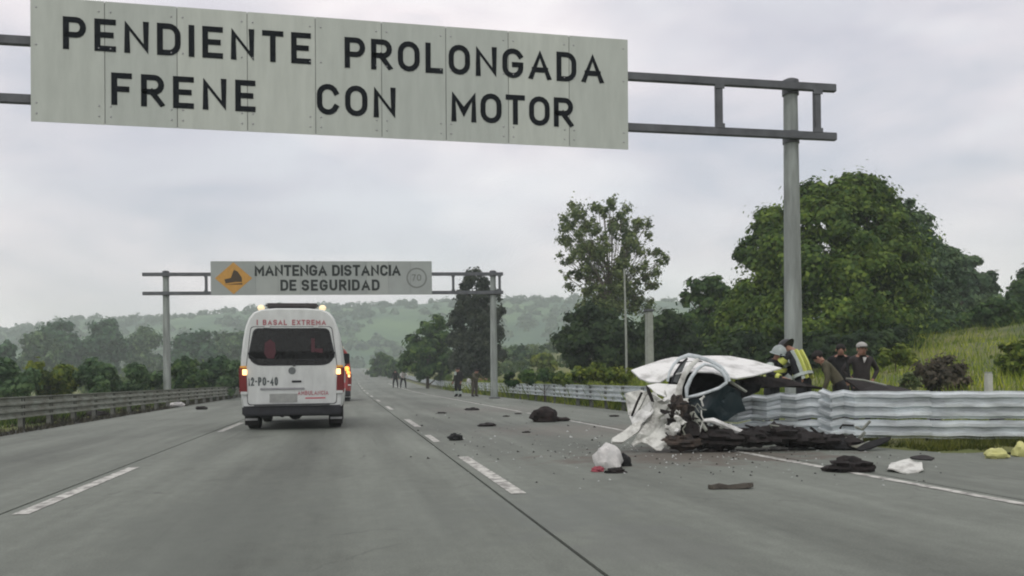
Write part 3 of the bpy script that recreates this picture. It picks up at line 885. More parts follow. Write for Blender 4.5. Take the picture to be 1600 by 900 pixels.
for txt, a, b, y, z in (('PENDIENTE', 101, 488, 60, 6.92), ('PROLONGADA', 541, 945, 100, 6.90),
                        ('FRENE', 177, 402, 140, 6.01), ('CON', 498, 621, 160, 6.03), ('MOTOR', 708, 898, 175, 6.03)):
    x0, x1 = pxw(a, b, y)
    word(txt, x0, x1, z, -.0085, .555, .095, M_letter, bd)

# far board
FOX, FOY = X2 + .35 * math.sin(RZ2), Y2 - .35 * math.cos(RZ2)
FX0 = along(329, 430, FOX, FOY, RZ2); FX1 = along(675, 430, FOX, FOY, RZ2)
FZ0, FZ1 = 5.76, 7.59
fb = thing('sign_board', 'grey road sign reading MANTENGA DISTANCIA DE SEGURIDAD on the far gantry', 'road sign', (FOX, FOY, 0), RZ2)
MB().box(((FX0 + FX1) / 2, .025, (FZ0 + FZ1) / 2), (FX1 - FX0 - .04, .04, FZ1 - FZ0 - .04)).build('backing', M_backing, fb)
M_farb = [mat('grey_sign_%s' % k, c, rough=.55, var=.06, scale=1.2) for k, c in (('a', (.30, .335, .32)), ('b', (.32, .355, .335)), ('c', (.285, .32, .305)))]
npan = 10; pw = (FX1 - FX0) / npan
for k in range(npan):
    MB().box((FX0 + pw * (k + .5), 0, (FZ0 + FZ1) / 2), (pw - .012, .012, FZ1 - FZ0)).build('panel', M_farb[(k * 2 + k // 3) % 3], fb)
for z in (6.93, 5.93):
    for x in (FX0 + 1.5, (FX0 + FX1) / 2, FX1 - 1.5):
        MB().box((x, .06, z), (.12, .02, .18)).build('bracket', M_steel_dark, fb)
M_signgrey = mat('sign_charcoal', (.032, .038, .037), rough=.8, spec=.1)
def fxw(a, b): return along(a, 430, FOX, FOY, RZ2), along(b, 430, FOX, FOY, RZ2)
for txt, a, b, z in (('MANTENGA', 398, 511, 6.79), ('DISTANCIA', 519, 626, 6.79), ('DE', 438, 463, 5.99), ('SEGURIDAD', 471, 593, 5.99)):
    x0, x1 = fxw(a, b)
    word(txt, x0, x1, z, -.0085, .60, .125, M_signgrey, fb, th=.008)
cx = fxw(365, 365)[0]; cz = (FZ0 + FZ1) / 2
M_yel = mat('warning_yellow', (.50, .27, .05), rough=.5, var=.1)
MB().prism([(cx - .98, cz), (cx, cz - .86), (cx + .98, cz), (cx, cz + .86)], -.014, -.0065).build('warning_diamond', M_yel, fb)
# pictogram: a lorry going down a slope
lm = MB()
lm.prism([(cx - .5, cz - .34), (cx + .46, cz - .34), (cx + .46, cz - .26)], -.019, -.0145)
lm.prism([(cx - .48, cz - .06), (cx - .14, cz + .02), (cx - .04, cz + .3), (cx + .02, cz + .46), (cx + .22, cz + .36), (cx + .44, cz + .02), (cx + .44, cz - .2), (cx + .1, cz - .2), (cx - .42, cz - .28)], -.0195, -.0145)
lm.build('lorry_pictogram', mat('sign_dark_brown', (.05, .03, .012), rough=.6), fb)
cx = fxw(651, 651)[0]
lm = MB(); ring = arc(0, 0, .52, .52, 0, 360, 28)
rb, cl = ribbon(ring, .08)
vs = []; fs = []
for a, b in rb:
    for (x, z) in (a, b): vs += [(x + cx, -.014, z + cz), (x + cx, -.0065, z + cz)]
n = len(rb)
for i in range(n):
    a, b = i * 4, ((i + 1) % n) * 4
    fs += [(a, a + 2, b + 2, b), (a, b, b + 1, a + 1), (a + 2, a + 3, b + 3, b + 2)]
lm.add(vs, fs).build('ring', mat('sign_faded_grey', (.17, .19, .18), rough=.6), fb)
word('70', cx - .27, cx + .25, cz - .16, -.0085, .36, .06, MATS['sign_faded_grey'], fb, th=.008)

# ------------------------------------------------------------------ crash barriers
def rail_profile(n, h, dep=.075):
    """(depth, z) of a corrugated beam with n ridges"""
    pts = []
    u = h / n
    for k in range(n):
        z = k * u
        pts += [(0, z + .02 * u), (0, z + .14 * u), (dep, z + .34 * u), (dep, z + .66 * u), (0, z + .86 * u)]
    pts.append((0, h))
    return pts
def rail_mb(prof, path, z0, th=.006, wob=0, seed=0):
    """beam swept along a plan path of (x,y); depth is to the left of the path direction... facing sign by order"""
    m = MB(); n = len(prof)
    L = len(path); vs = []
    for i, p_ in enumerate(path):
        a = Vector(path[max(0, i - 1)][:2]); b = Vector(path[min(L - 1, i + 1)][:2])
        t = (b - a).normalized(); nrm = Vector((-t.y, t.x))
        dz = path[i][2] if len(path[i]) > 2 else 0
        for k, (dp, z) in enumerate(prof):
            w1 = wob * noise.noise(Vector((i * .7, z * 3, seed))) if wob else 0
            w2 = wob * .6 * noise.noise(Vector((i * .6, z * 2.5, seed + 30))) if wob else 0
            q = Vector(p_[:2]) + nrm * (dp + w1); vs.append((q.x, q.y, z0 + z + dz + w2))
        for k, (dp, z) in enumerate(prof):
            w1 = wob * noise.noise(Vector((i * .7, z * 3, seed))) if wob else 0
            w2 = wob * .6 * noise.noise(Vector((i * .6, z * 2.5, seed + 30))) if wob else 0
            q = Vector(p_[:2]) + nrm * (dp + w1 - th); vs.append((q.x, q.y, z0 + z + dz + w2))
    fs = []
    for i in range(L - 1):
        a, b = i * 2 * n, (i + 1) * 2 * n
        for k in range(n - 1):
            fs.append((a + k, a + k + 1, b + k + 1, b + k))
            fs.append((a + n + k, b + n + k, b + n + k + 1, a + n + k + 1))
        fs.append((a, b, b + n, a + n)); fs.append((a + n - 1, a + 2 * n - 1, b + 2 * n - 1, b + n - 1))
    for e in (0, (L - 1) * 2 * n):
        for k in range(n - 1):
            fs.append((e + k, e + n + k, e + n + k + 1, e + k + 1))
    m.add(vs, fs); return m
def post_mb(h, w=.12, d=.16):
    m = MB()
    m.box((0, 0, h / 2 - .2), (.012, d, h + .4)); m.box((0, d / 2, h / 2 - .2), (w, .012, h + .4)); m.box((0, -d / 2, h / 2 - .2), (w, .012, h + .4))
    return m
def barrier(name, label, xf, y0, y1, facing, material, n, h, z0, step=4.0):
    root = thing(name, label, 'crash barrier', (xf(y0), y0, 0))
    y = y0; mesh = None; pm = None
    ox, oy = xf(y0), y0
    while y < y1:
        a = Vector((xf(y), y)); b = Vector((xf(y + step), y + step))
        ang = math.atan2(b.y - a.y, b.x - a.x)
        if mesh is None:
            pr = rail_profile(n, h)
            if facing < 0: path = [(0, 0), (step * .5, 0), (step - .012, 0)]
            else: path = [(step - .012, 0), (step * .5, 0), (0, 0)]
            o = rail_mb(pr, path, z0).build('rail', material, root); mesh = o.data
        else:
            o = link('rail', mesh, None, root)
        o.location = (a.x - ox, a.y - oy, zr(y)); 
        sl = math.atan2(zr(y + step) - zr(y), step)
        o.rotation_euler = (Matrix.Rotation(ang, 3, 'Z') @ Matrix.Rotation(-sl, 3, 'Y')).to_euler()
        for k in range(2):
            yy = y + .5 + k * step / 2
            if pm is None:
                po = post_mb(z0 + h - .04).build('post', M_railpost, root); pm = po.data
            else: po = link('post', pm, None, root)
            q = Vector((xf(yy), yy)); po.location = (q.x - ox - facing * -.0 + (.10 if facing > 0 else -.10), q.y - oy, zr(yy))
            po.rotation_euler = (0, 0, ang + math.pi / 2)
        y += step
    return root
def xleft(y): return -8.45 + 1.45 * sstep(14, 70, y) + .0 * y
barrier('crash_barrier', 'weathered ribbed steel crash barrier along the left side of the road', xleft, 6, 170, -1, M_galv_old, 3, .56, .25)
barrier('crash_barrier', 'pale ribbed steel crash barrier running from the wreck into the distance', xrail, 25.5, 190, 1, M_galv, 3, .56, .27)

# the torn near barrier: doubled ribbed beams pushed round beside the wreck
nb = thing('crash_barrier', 'torn bright ribbed steel crash barrier of doubled beams in front of the rescuers', 'crash barrier', G(1380, 690))
o0 = nb.location.copy()
def near_path(pts):
    out = []
    for px, d, dz in pts:
        q = P(px, 600, d); out.append((q.x - o0.x, q.y - o0.y, dz))
    return out[::-1]
for pts, seed, wob in (([(1284, 13.85, .05), (1300, 13.55, -.01), (1318, 13.58, .025), (1335, 13.45, .0), (1356, 13.44, .005), (1378, 13.38, 0), (1400, 13.36, -.01), (1426, 13.26, .005), (1452, 13.25, 0)], 1, .022),
                       ([(1447, 13.33, -.012), (1475, 13.22, -.016), (1505, 13.21, -.008), (1535, 13.12, -.018), (1565, 13.12, -.012), (1600, 13.04, -.02), (1640, 13.0, -.02), (1700, 12.9, -.03), (1760, 12.85, -.03)], 2, .008),
                       ([(1105, 14.6, -.16), (1130, 14.75, -.10), (1152, 14.5, -.10), (1175, 14.5, -.05), (1198, 14.28, -.06), (1220, 14.3, -.03), (1245, 14.08, -.05), (1268, 14.02, -.01), (1300, 13.85, -.04)], 3, .045)):
    pth = near_path(pts)
    rail_mb(rail_profile(3, .43, .07), pth, .44, wob=wob, seed=seed).build('upper_rail', M_galv, nb)
    rail_mb(rail_profile(2, .29, .07), pth, .13, wob=wob, seed=seed + 10).build('lower_rail', M_galv, nb)
for px, d in ((1180, 14.75), (1300, 14.1), (1455, 13.6), (1560, 13.4), (1660, 13.3)):
    q = P(px, 600, d) - o0
    o = post_mb(.8).build('post', M_railpost, nb); o.location = (q.x, q.y, 0); o.rotation_euler = (R(rng.uniform(-6, 6)), R(rng.uniform(-5, 5)), .1)
# splice bolts on the overlap
m = MB()
for px in (1452,):
    for z in (.2, .33, .52, .66, .8):
        q = P(px, 600, 13.2) - o0
        m.ball((q.x, q.y, z), .018, 6, 4)
m.build('bolt', M_rim, nb)

# ------------------------------------------------------------------ ambulances
def round_poly(pts, r, n=5):
    out = []
    L = len(pts)
    for i in range(L):
        p0, p1, p2 = Vector(pts[i - 1]), Vector(pts[i]), Vector(pts[(i + 1) % L])
        rr = r[i] if isinstance(r, (list, tuple)) else r
        a = p1 + (p0 - p1).normalized() * rr; b = p1 + (p2 - p1).normalized() * rr
        for k in range(n + 1):
            t = k / n
            q = a * (1 - t) ** 2 + p1 * 2 * t * (1 - t) + b * t * t
            out.append((q.x, q.y))
    return out
def van_ring(y, sx, zs, zt=2.80, zb=.42):
    half = [(1.03, .42), (1.14, .56), (1.172, .9), (1.172, 1.3), (1.15, 1.7), (1.10, 2.1), (1.04, 2.4), (.965, 2.6), (.86, 2.73), (.70, 2.80), (.35, 2.83)]
    pts = []
    for hw, z in half: pts.append((hw * sx, y, .42 + (z - .42) * zs))
    for hw, z in reversed(half): pts.append((-hw * sx, y, .42 + (z - .42) * zs))
    return pts
def ambulance(label, loc, rz, paint, main=True):
    root = thing('ambulance', label, 'ambulance', loc, rz)
    m = MB()
    m.rings([van_ring(0, .955, .985), van_ring(.035, .98, .995), van_ring(.12, 1, 1), van_ring(3.9, 1, 1), van_ring(4.35, .97, .95), van_ring(5.0, .93, .55), van_ring(5.55, .88, .42)])
    m.build('body', paint, root, smooth=True)
    # tailgate standing slightly proud, with its window
    gate = MB().prism(round_poly([(-.99, .60), (.99, .60), (1.03, 1.35), (.905, 2.385), (-.905, 2.385), (-1.03, 1.35)], .08), -.018, .01).build('tailgate', paint, root, bevel=.008)
    MB().prism(round_poly([(-1.005, .585), (1.005, .585), (1.045, 1.35), (.92, 2.40), (-.92, 2.40), (-1.045, 1.35)], .08), -.004, .012).build('door_gap', M_plastic, root)
    m = MB(); m.tube([(.05, -.045, 1.50), (.10, -.055, 1.62), (.62, -.05, 1.60)], .012, 5); m.ball((.05, -.04, 1.50), .03, 8, 5); m.build('wiper', M_plastic, gate)
    for sx in (-.55, .55): MB().box((sx, -.028, 2.378), (.14, .04, .035)).build('hinge', paint, gate, bevel=.012)
    MB().box((.10, -.026, 1.12), (.22, .02, .05)).build('handle', M_plastic, gate, bevel=.008)
    win = round_poly([(-.93, 1.52), (.93, 1.52), (.945, 1.75), (.83, 2.33), (-.83, 2.33), (-.945, 1.75)], [.30, .30, .1, .1, .1, .1])
    MB().prism(round_poly([(-.955, 1.49), (.955, 1.49), (.975, 1.76), (.85, 2.36), (-.85, 2.36), (-.975, 1.76)], [.31, .31, .1, .12, .12, .1]), -.022, -.0185).build('window_seal', M_plastic, gate)
    MB().prism(win, -.030, -.0225).build('window', M_glass, gate)
    MB().box((-.22, -.030, .955), (1.0, .03, .045)).build('grip_strip', M_rim, gate, bevel=.01)
    if main:
        em = MB(); em.prism(arc(0, 1.37, .085, .085, 0, 360, 16)[:-1], -.024, -.0185); em.build('emblem', mat('grey_emblem', (.15, .17, .17), rough=.4), gate)
        MB().box((-.20, -.024, .74), (.62, .012, .20)).build('number_plate', mat('plate_grey', (.36, .38, .36), rough=.5), gate)
        word('I BASAL EXTREMA', -.78, .78, 2.43, -.003, .125, .026, M_pink, root, th=.006)
        word('12-PO-40', -.98, -.32, 1.03, -.0188, .20, .035, M_grey, gate, th=.004)
        word('AMBULANCIA', .12, .82, .80, -.0188, .10, .018, M_pink, gate, th=.004)
        MB().box((.52, -.020, .73), (.46, .003, .03)).build('red_line', M_red, gate)
        # red stickers on the inside of the glass
        rm = mat('dim_red_sticker', (.07, .014, .022), rough=.3)
        MB().prism([(-.62, 1.78), (-.55, 1.66), (-.40, 1.66), (-.36, 1.82), (-.38, 2.02), (-.48, 2.1), (-.60, 2.02)], -.0325, -.0305).build('sticker', rm, gate)
        MB().prism([(.44, 1.80), (.52, 1.80), (.52, 2.12), (.44, 2.12)], -.0325, -.0305).build('sticker', rm, gate)
        MB().prism([(.524, 1.80), (.70, 1.78), (.70, 1.88), (.524, 1.88)], -.0325, -.0305).build('sticker', rm, gate)
    # bumper and underbody
    m = MB(); m.rings([[(s * 1.13, -.05, .34), (s * 1.13, -.05, .56), (s * 1.06, .30, .58), (s * 1.06, .30, .34)][::1] for s in (-1, -.4, .4, 1)])
    m.build('bumper', M_plastic, root, bevel=.03)
    MB().box((0, -.075, .585), (1.7, .07, .025)).build('step_strip', M_plastic, root)
    MB().box((0, 2.7, .40), (1.9, 4.6, .20)).build('chassis', M_black, root)
    MB().tube([(-.25, .2, .34), (-.25, 1.6, .36)], .06, 8).build('exhaust', M_black, root)
    m = MB(); m.box((0, .95, .36), (1.5, .14, .14)); m.ball((0, .95, .34), (.17, .19, .15), 10, 6); m.build('rear_axle', M_black, root)
    for s in (-1, 1):
        # lamp clusters wrapped on the corners
        xx = s * 1.085
        lamp = MB().box((xx, .02, 1.15), (.20, .12, .64), ry=s * .03).build('tail_lamp', M_tail, root, bevel=.03)
        MB().box((xx - s * .028, -.047, 1.345), (.095, .025, .13)).build('indicator', M_amber, lamp, bevel=.008)
        MB().box((xx, -.045, 1.465), (.15, .02, .05)).build('amber_lens', M_ambdim, lamp, bevel=.006)
        MB().box((xx - s * .01, -.045, .865), (.15, .02, .07)).build('reflector', M_white, lamp, bevel=.006)
        for y, wd in ((.95, .30), (4.35, .24)):
            tyre = MB()
            prof = [(.20, -.5), (.33, -.5), (.365, -.42), (.37, -.2), (.37, .2), (.365, .42), (.33, .5), (.20, .5)]
            nseg = 20; vs = []; fs = []
            for k in range(nseg):
                a = 2 * math.pi * k / nseg
                for r_, q in prof: vs.append((q * wd, math.cos(a) * r_, math.sin(a) * r_))
            np_ = len(prof)
            for k in range(nseg):
                k2 = (k + 1) % nseg
                for j in range(np_ - 1): fs.append((k * np_ + j, k * np_ + j + 1, k2 * np_ + j + 1, k2 * np_ + j))
            wh = empty('wheel', (s * (1.10 - wd / 2), y, .37), 0, root)
            tyre.add(vs, fs).build('tyre', M_rubber, wh, smooth=True)
            MB().tube([(-wd * .4, 0, 0), (wd * .4, 0, 0)], .205, 14).build('rim', M_rim, wh)
        fl = MB(); fl.box((s * .98, .52, .26), (.30, .02, .32)); fl.build('mud_flap', M_rubber, root)
        MB().box((s * .98, .505, .235), (.28, .006, .05)).build('flap_stripe', mat('flap_white', (.5, .52, .52), rough=.5), root)
        # side windows, door seam strips and mirrors
        MB().box((s * 1.118, 4.0, 1.95), (.02, .85, .55), ry=s * -.14).build('side_window', M_glass, root)
        MB().box((s * 1.178, 2.0, 1.0), (.012, 3.4, .14)).build('side_stripe', M_red, root)
        if not main: continue
        mm = MB(); mm.box((s * 1.21, 4.55, 1.75), (.16, .1, .30)); mm.tube([(s * 1.0, 4.5, 1.65), (s * 1.16, 4.55, 1.7)], .025, 6); mm.build('side_mirror', M_plastic, root, bevel=.02)
    MB().box((0, 4.72, 1.9), (1.75, .04, .95), rx=.62).build('windscreen', M_glass, root)
    # roof lights
    bar = MB().box((0, .34, 2.905), (1.20, .26, .115)).build('light_bar', mat('smoked_lens', (.05, .045, .045), rough=.25), root, bevel=.035)
    MB().box((0, .34, 2.835), (1.05, .2, .05)).build('bar_mount', M_plastic, root)
    for s in (-1, 1):
        MB().ball((s * .70, .20, 2.845), (.085, .07, .07), 10, 8).build('beacon', M_beacon, root, smooth=True)
    return root
am = P(458, 667, 19.9)
ambulance('white ambulance van seen from behind with red lettering and lit amber lamps', (am.x, 20.4, 0), R(-.5), M_white)
# second ambulance, mostly hidden
a2 = P(532, 590, 44)
second = ambulance('red ambulance with lit orange lamps almost hidden ahead of the white ambulance', (a2.x - .62, 45.5, 0), R(0), M_redpaint, main=False)
for (x, z, r_) in ((.95, 1.72, .13), (1.02, 1.52, .10), (.86, 2.02, .07)):
    MB().ball((x, -.06, z), r_, 10, 6).build('warning_lamp', M_orange if z < 2 else M_beacon, second, smooth=True)

# ------------------------------------------------------------------ the wreck
WD = 13.3
wk = thing('wrecked_car', 'crushed white car wreck folded over the torn crash barrier', 'wrecked car', G(1060, 700))
w0 = wk.location.copy()
def W(px, py, d=WD): return P(px, py, d) - w0
def panel(name, outline, material, parent=wk, amp=.035, th=.02, cuts=3, seed=0, fr=3.0, slope=(0, 0), bulge=0.0, d0=None, base=w0):
    """a crumpled sheet: outline of (px,py[,depth]); real depth from the listed values plus slopes"""
    bm = bmesh.new()
    cxp = sum(p_[0] for p_ in outline) / len(outline); cyp = sum(p_[1] for p_ in outline) / len(outline)
    pts = []
    for p_ in outline:
        d = p_[2] if len(p_) > 2 else (d0 or WD)
        d += slope[0] * (p_[0] - cxp) / 100 + slope[1] * (p_[1] - cyp) / 100
        pts.append(P(p_[0], p_[1], d) - base)
    vs = [bm.verts.new(q) for q in pts]
    es = [bm.edges.new((vs[i], vs[(i + 1) % len(vs)])) for i in range(len(vs))]
    bmesh.ops.triangle_fill(bm, edges=es, use_beauty=True, use_dissolve=False)
    for _ in range(cuts):
        lng = [e for e in bm.edges if e.calc_length() > .10]
        if not lng: break
        bmesh.ops.subdivide_edges(bm, edges=lng, cuts=1, use_grid_fill=False)
        bmesh.ops.triangulate(bm, faces=bm.faces)
    cen = sum(pts, Vector()) / len(pts)
    mr = max((q - cen).length for q in pts)
    view = (cen + base - Vector((0, 0, CAMZ))).normalized()
    for v in bm.verts:
        k = v.co * fr + Vector((seed * 5.1, 0, seed * 3.3))
        nzv = Vector((noise.noise(k), noise.noise(k + Vector((9, 4, 1))), noise.noise(k + Vector((3, 8, 5)))))
        rdg = (1 - abs(noise.noise(k * .8 + Vector((2, 2, 2)))) * 2)
        v.co += nzv * amp + view * (rdg * amp * 1.2 - bulge * (1 - (v.co - cen).length / mr))
    bmesh.ops.recalc_face_normals(bm, faces=bm.faces)
    bmesh.ops.solidify(bm, geom=bm.faces[:], thickness=th)
    bmesh.ops.recalc_face_normals(bm, faces=bm.faces)
    me = bpy.data.meshes.new(name); bm.to_mesh(me); bm.free()
    return link(name, me, material, parent)
# peeled roof
panel('roof_panel', [(987, 578, 13.9), (1005, 572, 14.1), (1028, 565, 14.3), (1050, 559, 14.4), (1075, 556, 14.4), (1105, 556, 14.4), (1140, 557, 14.3), (1180, 563, 14.1), (1205, 570, 13.9),
                     (1221, 575, 13.7), (1205, 580, 13.4), (1175, 587, 13.2), (1152, 591, 13.1), (1135, 589, 13.15), (1115, 582, 13.3), (1080, 580, 13.4), (1058, 584, 13.5),
                     (1042, 590, 13.5), (1030, 597, 13.5), (1014, 596, 13.5), (1000, 591, 13.6)], M_wreck, amp=.02, seed=1, fr=1.6, bulge=.08, cuts=4)
# door frame with its empty window
fr_pts = [(1073, 621, 13.1), (1073, 606, 13.1), (1080, 590, 13.12), (1090, 576, 13.15), (1101, 569, 13.2), (1115, 572, 13.2), (1127, 580, 13.15), (1134, 590, 13.1), (1135, 598, 13.1), (1124, 606, 13.05), (1105, 613, 13.05), (1088, 618, 13.05)]
MB().tube([W(*p_) for p_ in fr_pts], [.032, .036, .03, .028, .027, .026, .027, .029, .027, .024, .024, .027], 8, closed=True).build('window_frame', M_frame, wk, smooth=True)
MB().tube([W(1043, 596, 13.25), W(1046, 582, 13.25), W(1053, 569, 13.3), (W(1062, 560, 13.35)), W(1076, 555, 13.35), W(1092, 558, 13.3), W(1110, 564, 13.25), W(1126, 573, 13.2), W(1137, 586, 13.12), W(1140, 596, 13.1)],
          [.02, .022, .024, .028, .034, .034, .032, .028, .024, .02], 8, flat=.7).build('roof_rail', M_frame, wk, smooth=True)
MB().tube([W(1060, 624, 13.15), W(1062, 604, 13.15), W(1069, 586, 13.2), W(1080, 571, 13.25), W(1091, 561, 13.3)], [.055, .05, .045, .04, .03], 8, flat=.7).build('door_pillar', M_wreck2, wk, smooth=True)
MB().tube([W(1050, 598, 13.4), W(1054, 584, 13.4), W(1064, 569, 13.4), W(1074, 560, 13.4)], [.018] * 4, 6).build('seal_strip', M_plastic, wk, smooth=True)
panel('cabin_lining', [(1044, 604, 13.9), (1048, 580, 13.9), (1060, 564, 13.9), (1095, 560, 13.9), (1130, 580, 13.8), (1142, 605, 13.7), (1150, 630, 13.6), (1120, 655, 13.5), (1075, 655, 13.5), (1050, 630, 13.6)],
      M_black, amp=.05, seed=4)
panel('side_glass', [(1050, 596, 13.5), (1053, 582, 13.5), (1063, 568, 13.5), (1074, 562, 13.5), (1066, 580, 13.45), (1058, 598, 13.45)], mat('broken_grey_glass', (.16, .18, .18), rough=.2), amp=.01, th=.006, seed=5)
panel('door_skin', [(1072, 624, 13.15), (1105, 616, 13.1), (1137, 602, 13.1), (1158, 612, 13.2), (1165, 640, 13.3), (1135, 658, 13.2), (1100, 662, 13.1), (1078, 648, 13.1)], mat('dark_teal_paint', (.012, .026, .032), rough=.4), amp=.05, seed=6)
# bonnet, wings and doors crushed on the left
panel('bonnet', [(1010, 603, 13.3), (1028, 598, 13.35), (1046, 601, 13.3), (1062, 602, 13.2), (1066, 625, 13.1), (1050, 627, 13.0), (1038, 618, 13.05), (1024, 613, 13.1)], M_wreck, amp=.04, seed=7)
panel('door_panel', [(976, 615, 13.5), (1002, 608, 13.4), (1013, 612, 13.3), (1002, 632, 13.3), (990, 650, 13.3), (981, 648, 13.4), (978, 632, 13.5)], M_wreck2, amp=.025, seed=8)
panel('rear_door_panel', [(1001, 640, 13.25), (1009, 618, 13.2), (1022, 612, 13.1), (1030, 628, 13.0), (1020, 648, 13.0), (1008, 662, 13.05), (996, 664, 13.15)], M_wreck2, amp=.03, seed=9)
panel('front_wing', [(1019, 612, 12.95), (1033, 622, 12.9), (1042, 634, 12.85), (1040, 648, 12.85), (1051, 668, 12.8), (1046, 686, 12.75), (1042, 699, 12.7), (1032, 703, 12.65), (1017, 698, 12.7),
                     (1003, 692, 12.75), (989, 697, 12.75), (986, 692, 12.8), (1003, 672, 12.85), (1014, 655, 12.9), (1021, 635, 12.95)], M_wreck2, amp=.068, seed=10, fr=4.5, cuts=4)
panel('side_skirt', [(1006, 655, 12.95), (998, 674, 12.85), (974, 690, 12.75), (957, 689, 12.7), (956, 683, 12.75), (975, 672, 12.85), (990, 661, 12.95)], M_wreck2, amp=.03, seed=11, th=.05)
panel('torn_strip', [(1008, 600, 13.0), (1014, 606, 12.95), (1020, 622, 12.9), (1022, 628, 12.9), (1017, 627, 12.9), (1010, 612, 12.95)], M_char, amp=.015, seed=12)
MB().tube([W(1003, 613, 13.1), W(995, 630, 13.1), W(987, 650, 13.15)], .02, 6).build('door_gap_line', M_char, wk)  # dark tube drawn in for the shaded gap beside the door panel
MB().tube([W(1081, 645, 12.9), W(1086, 655, 12.85), (W(1096, 664, 12.8)), W(1104, 673, 12.75)], [.05, .06, .05, .025], 7).build('suspension_arm', M_galv_old, wk, smooth=True)
MB().tube([W(1100, 657, 12.85), W(1114, 657, 12.8), W(1130, 664, 12.8), W(1148, 672, 12.8), W(1167, 679, 12.85)], [.035, .06, .06, .075, .05], 8, flat=.75).build('bumper', M_wreck, wk, smooth=True)
MB().tube([W(1138, 594, 13.2), W(1150, 602, 13.2), W(1166, 612, 13.25)], [.03, .025, .02], 6).build('bent_bar', M_galv_old, wk, smooth=True)
panel('floor_pan', [(1150, 592, 13.9), (1200, 590, 14.0), (1245, 596, 14.1), (1285, 603, 14.1), (1240, 606, 14.0), (1190, 606, 13.9), (1160, 612, 13.7)], M_char, amp=.05, seed=13, th=.05)
panel('sill_flap', [(1320, 592, 13.9), (1340, 590, 14.0), (1370, 598, 14.0), (1400, 604, 13.9), (1424, 608, 13.8), (1395, 611, 13.6), (1345, 610, 13.7)], M_char, amp=.02, seed=14, th=.03)
MB().tube([W(1322, 591, 13.75), W(1350, 594, 13.75), W(1385, 602, 13.7)], .015, 6).build('bent_bar', M_galv_old, wk, smooth=True)
panel('crushed_side', [(1040, 622, 12.95), (1060, 626, 12.95), (1074, 622, 13.0), (1080, 640, 12.95), (1070, 648, 12.9), (1056, 640, 12.85), (1046, 650, 12.85), (1040, 636, 12.9)], M_wreck2, amp=.06, seed=31, fr=5)
panel('crushed_side', [(1046, 660, 12.8), (1056, 652, 12.85), (1062, 668, 12.75), (1060, 692, 12.65), (1046, 702, 12.6), (1040, 690, 12.65)], M_wreck2, amp=.06, seed=33, fr=5)
panel('torn_sheet', [(984, 652, 13.2), (1000, 640, 13.1), (1016, 628, 13.0), (1020, 640, 12.9), (1006, 658, 12.9), (992, 672, 12.95), (986, 664, 13.1)], M_wreck, amp=.05, seed=35, fr=5)
panel('rear_shelf', [(1128, 600, 13.4), (1160, 596, 13.7), (1190, 600, 13.8), (1185, 616, 13.7), (1160, 622, 13.5), (1136, 614, 13.4)], M_black, amp=.06, seed=38, fr=4)
rdx = random.Random(12)
for i in range(22):
    px, py = rdx.uniform(1036, 1100), rdx.uniform(612, 690)
    q = W(px, py, 12.72 + rdx.uniform(0, .15)); pts = [q]
    for k in range(4): pts.append(pts[-1] + Vector((rdx.uniform(-.09, .09), rdx.uniform(-.04, .04), rdx.uniform(-.11, .06))))
    MB().tube(pts, rdx.uniform(.006, .016), 5).build('torn_hose', [M_black, M_char, M_galv_old, M_wreck2][i % 4], wk, smooth=True)
for i in range(9):
    px, py = rdx.uniform(1030, 1066), rdx.uniform(618, 698)
    a, b_ = rdx.uniform(6, 15), rdx.uniform(4, 10); an = rdx.uniform(0, 3); dd = 12.62 + rdx.uniform(0, .15)
    oc = [(px + a * math.cos(an + t_) * rdx.uniform(.6, 1.1), py + b_ * math.sin(an + t_) * rdx.uniform(.6, 1.1), dd + rdx.uniform(-.06, .06)) for t_ in (0, 1.2, 2.3, 3.4, 4.6, 5.5)]
    oc = [(x, min(y, 703), d_) for x, y, d_ in oc]
    panel('metal_scrap', oc, [M_wreck2, M_char, M_wreck, M_wreck2][i % 4], amp=.04, seed=50 + i, fr=6, cuts=2, th=.012)
# engine and running gear heaped on the ground
def heap(name, lumps, material, parent, base, seed, nu=24, nv=14, nz=.5, fr=2.4):
    m = MB()
    for i, (px, py, d, rx, ry, rz_) in enumerate(lumps):
        q = P(px, py, d) - base
        m.ball(q, (rx, ry, rz_), nu, nv, nz, seed + i * 3, fr)
    return m.build(name, material, parent, smooth=True)
heap('engine', [(1062, 655, 13.1, .22, .25, .26), (1078, 672, 13.0, .24, .3, .22), (1055, 680, 12.95, .14, .2, .16), (1095, 682, 12.95, .26, .25, .17)], M_char, wk, w0, 3)
heap('wheel_arch', [(1058, 640, 13.0, .16, .2, .2), (1068, 690, 12.8, .3, .22, .12)], mat('brown_grime', (.07, .052, .04), rough=.85, col2=(.015, .014, .013), scale=8, bump=.5), wk, w0, 9)
heap('undercarriage', [(1130, 684, 12.9, .34, .3, .17), (1175, 684, 12.9, .34, .3, .15), (1215, 680, 12.95, .34, .3, .16), (1255, 686, 13.0, .32, .28, .14), (1295, 690, 13.0, .3, .25, .13), (1325, 692, 12.95, .2, .2, .11)],
     M_char, wk, w0, 15, fr=2.6)
panel('torn_tail_piece', [(1300, 682, 12.9), (1322, 681, 12.9), (1338, 690, 12.85), (1344, 702, 12.7), (1320, 703, 12.7), (1300, 701, 12.8)], M_black, amp=.04, seed=20, th=.06)
panel('torn_tail_strip', [(1338, 700, 12.6), (1352, 692, 12.7), (1375, 685, 12.8), (1393, 683, 12.85), (1388, 689, 12.75), (1362, 700, 12.6), (1345, 704, 12.55)], M_black, amp=.02, seed=21, th=.03)
panel('torn_tail_strip', [(1330, 697, 12.7), (1345, 694, 12.7), (1360, 688, 12.8), (1352, 694, 12.7), (1340, 700, 12.65)], M_galv_old, amp=.01, seed=22, th=.02)
rdw = random.Random(4)
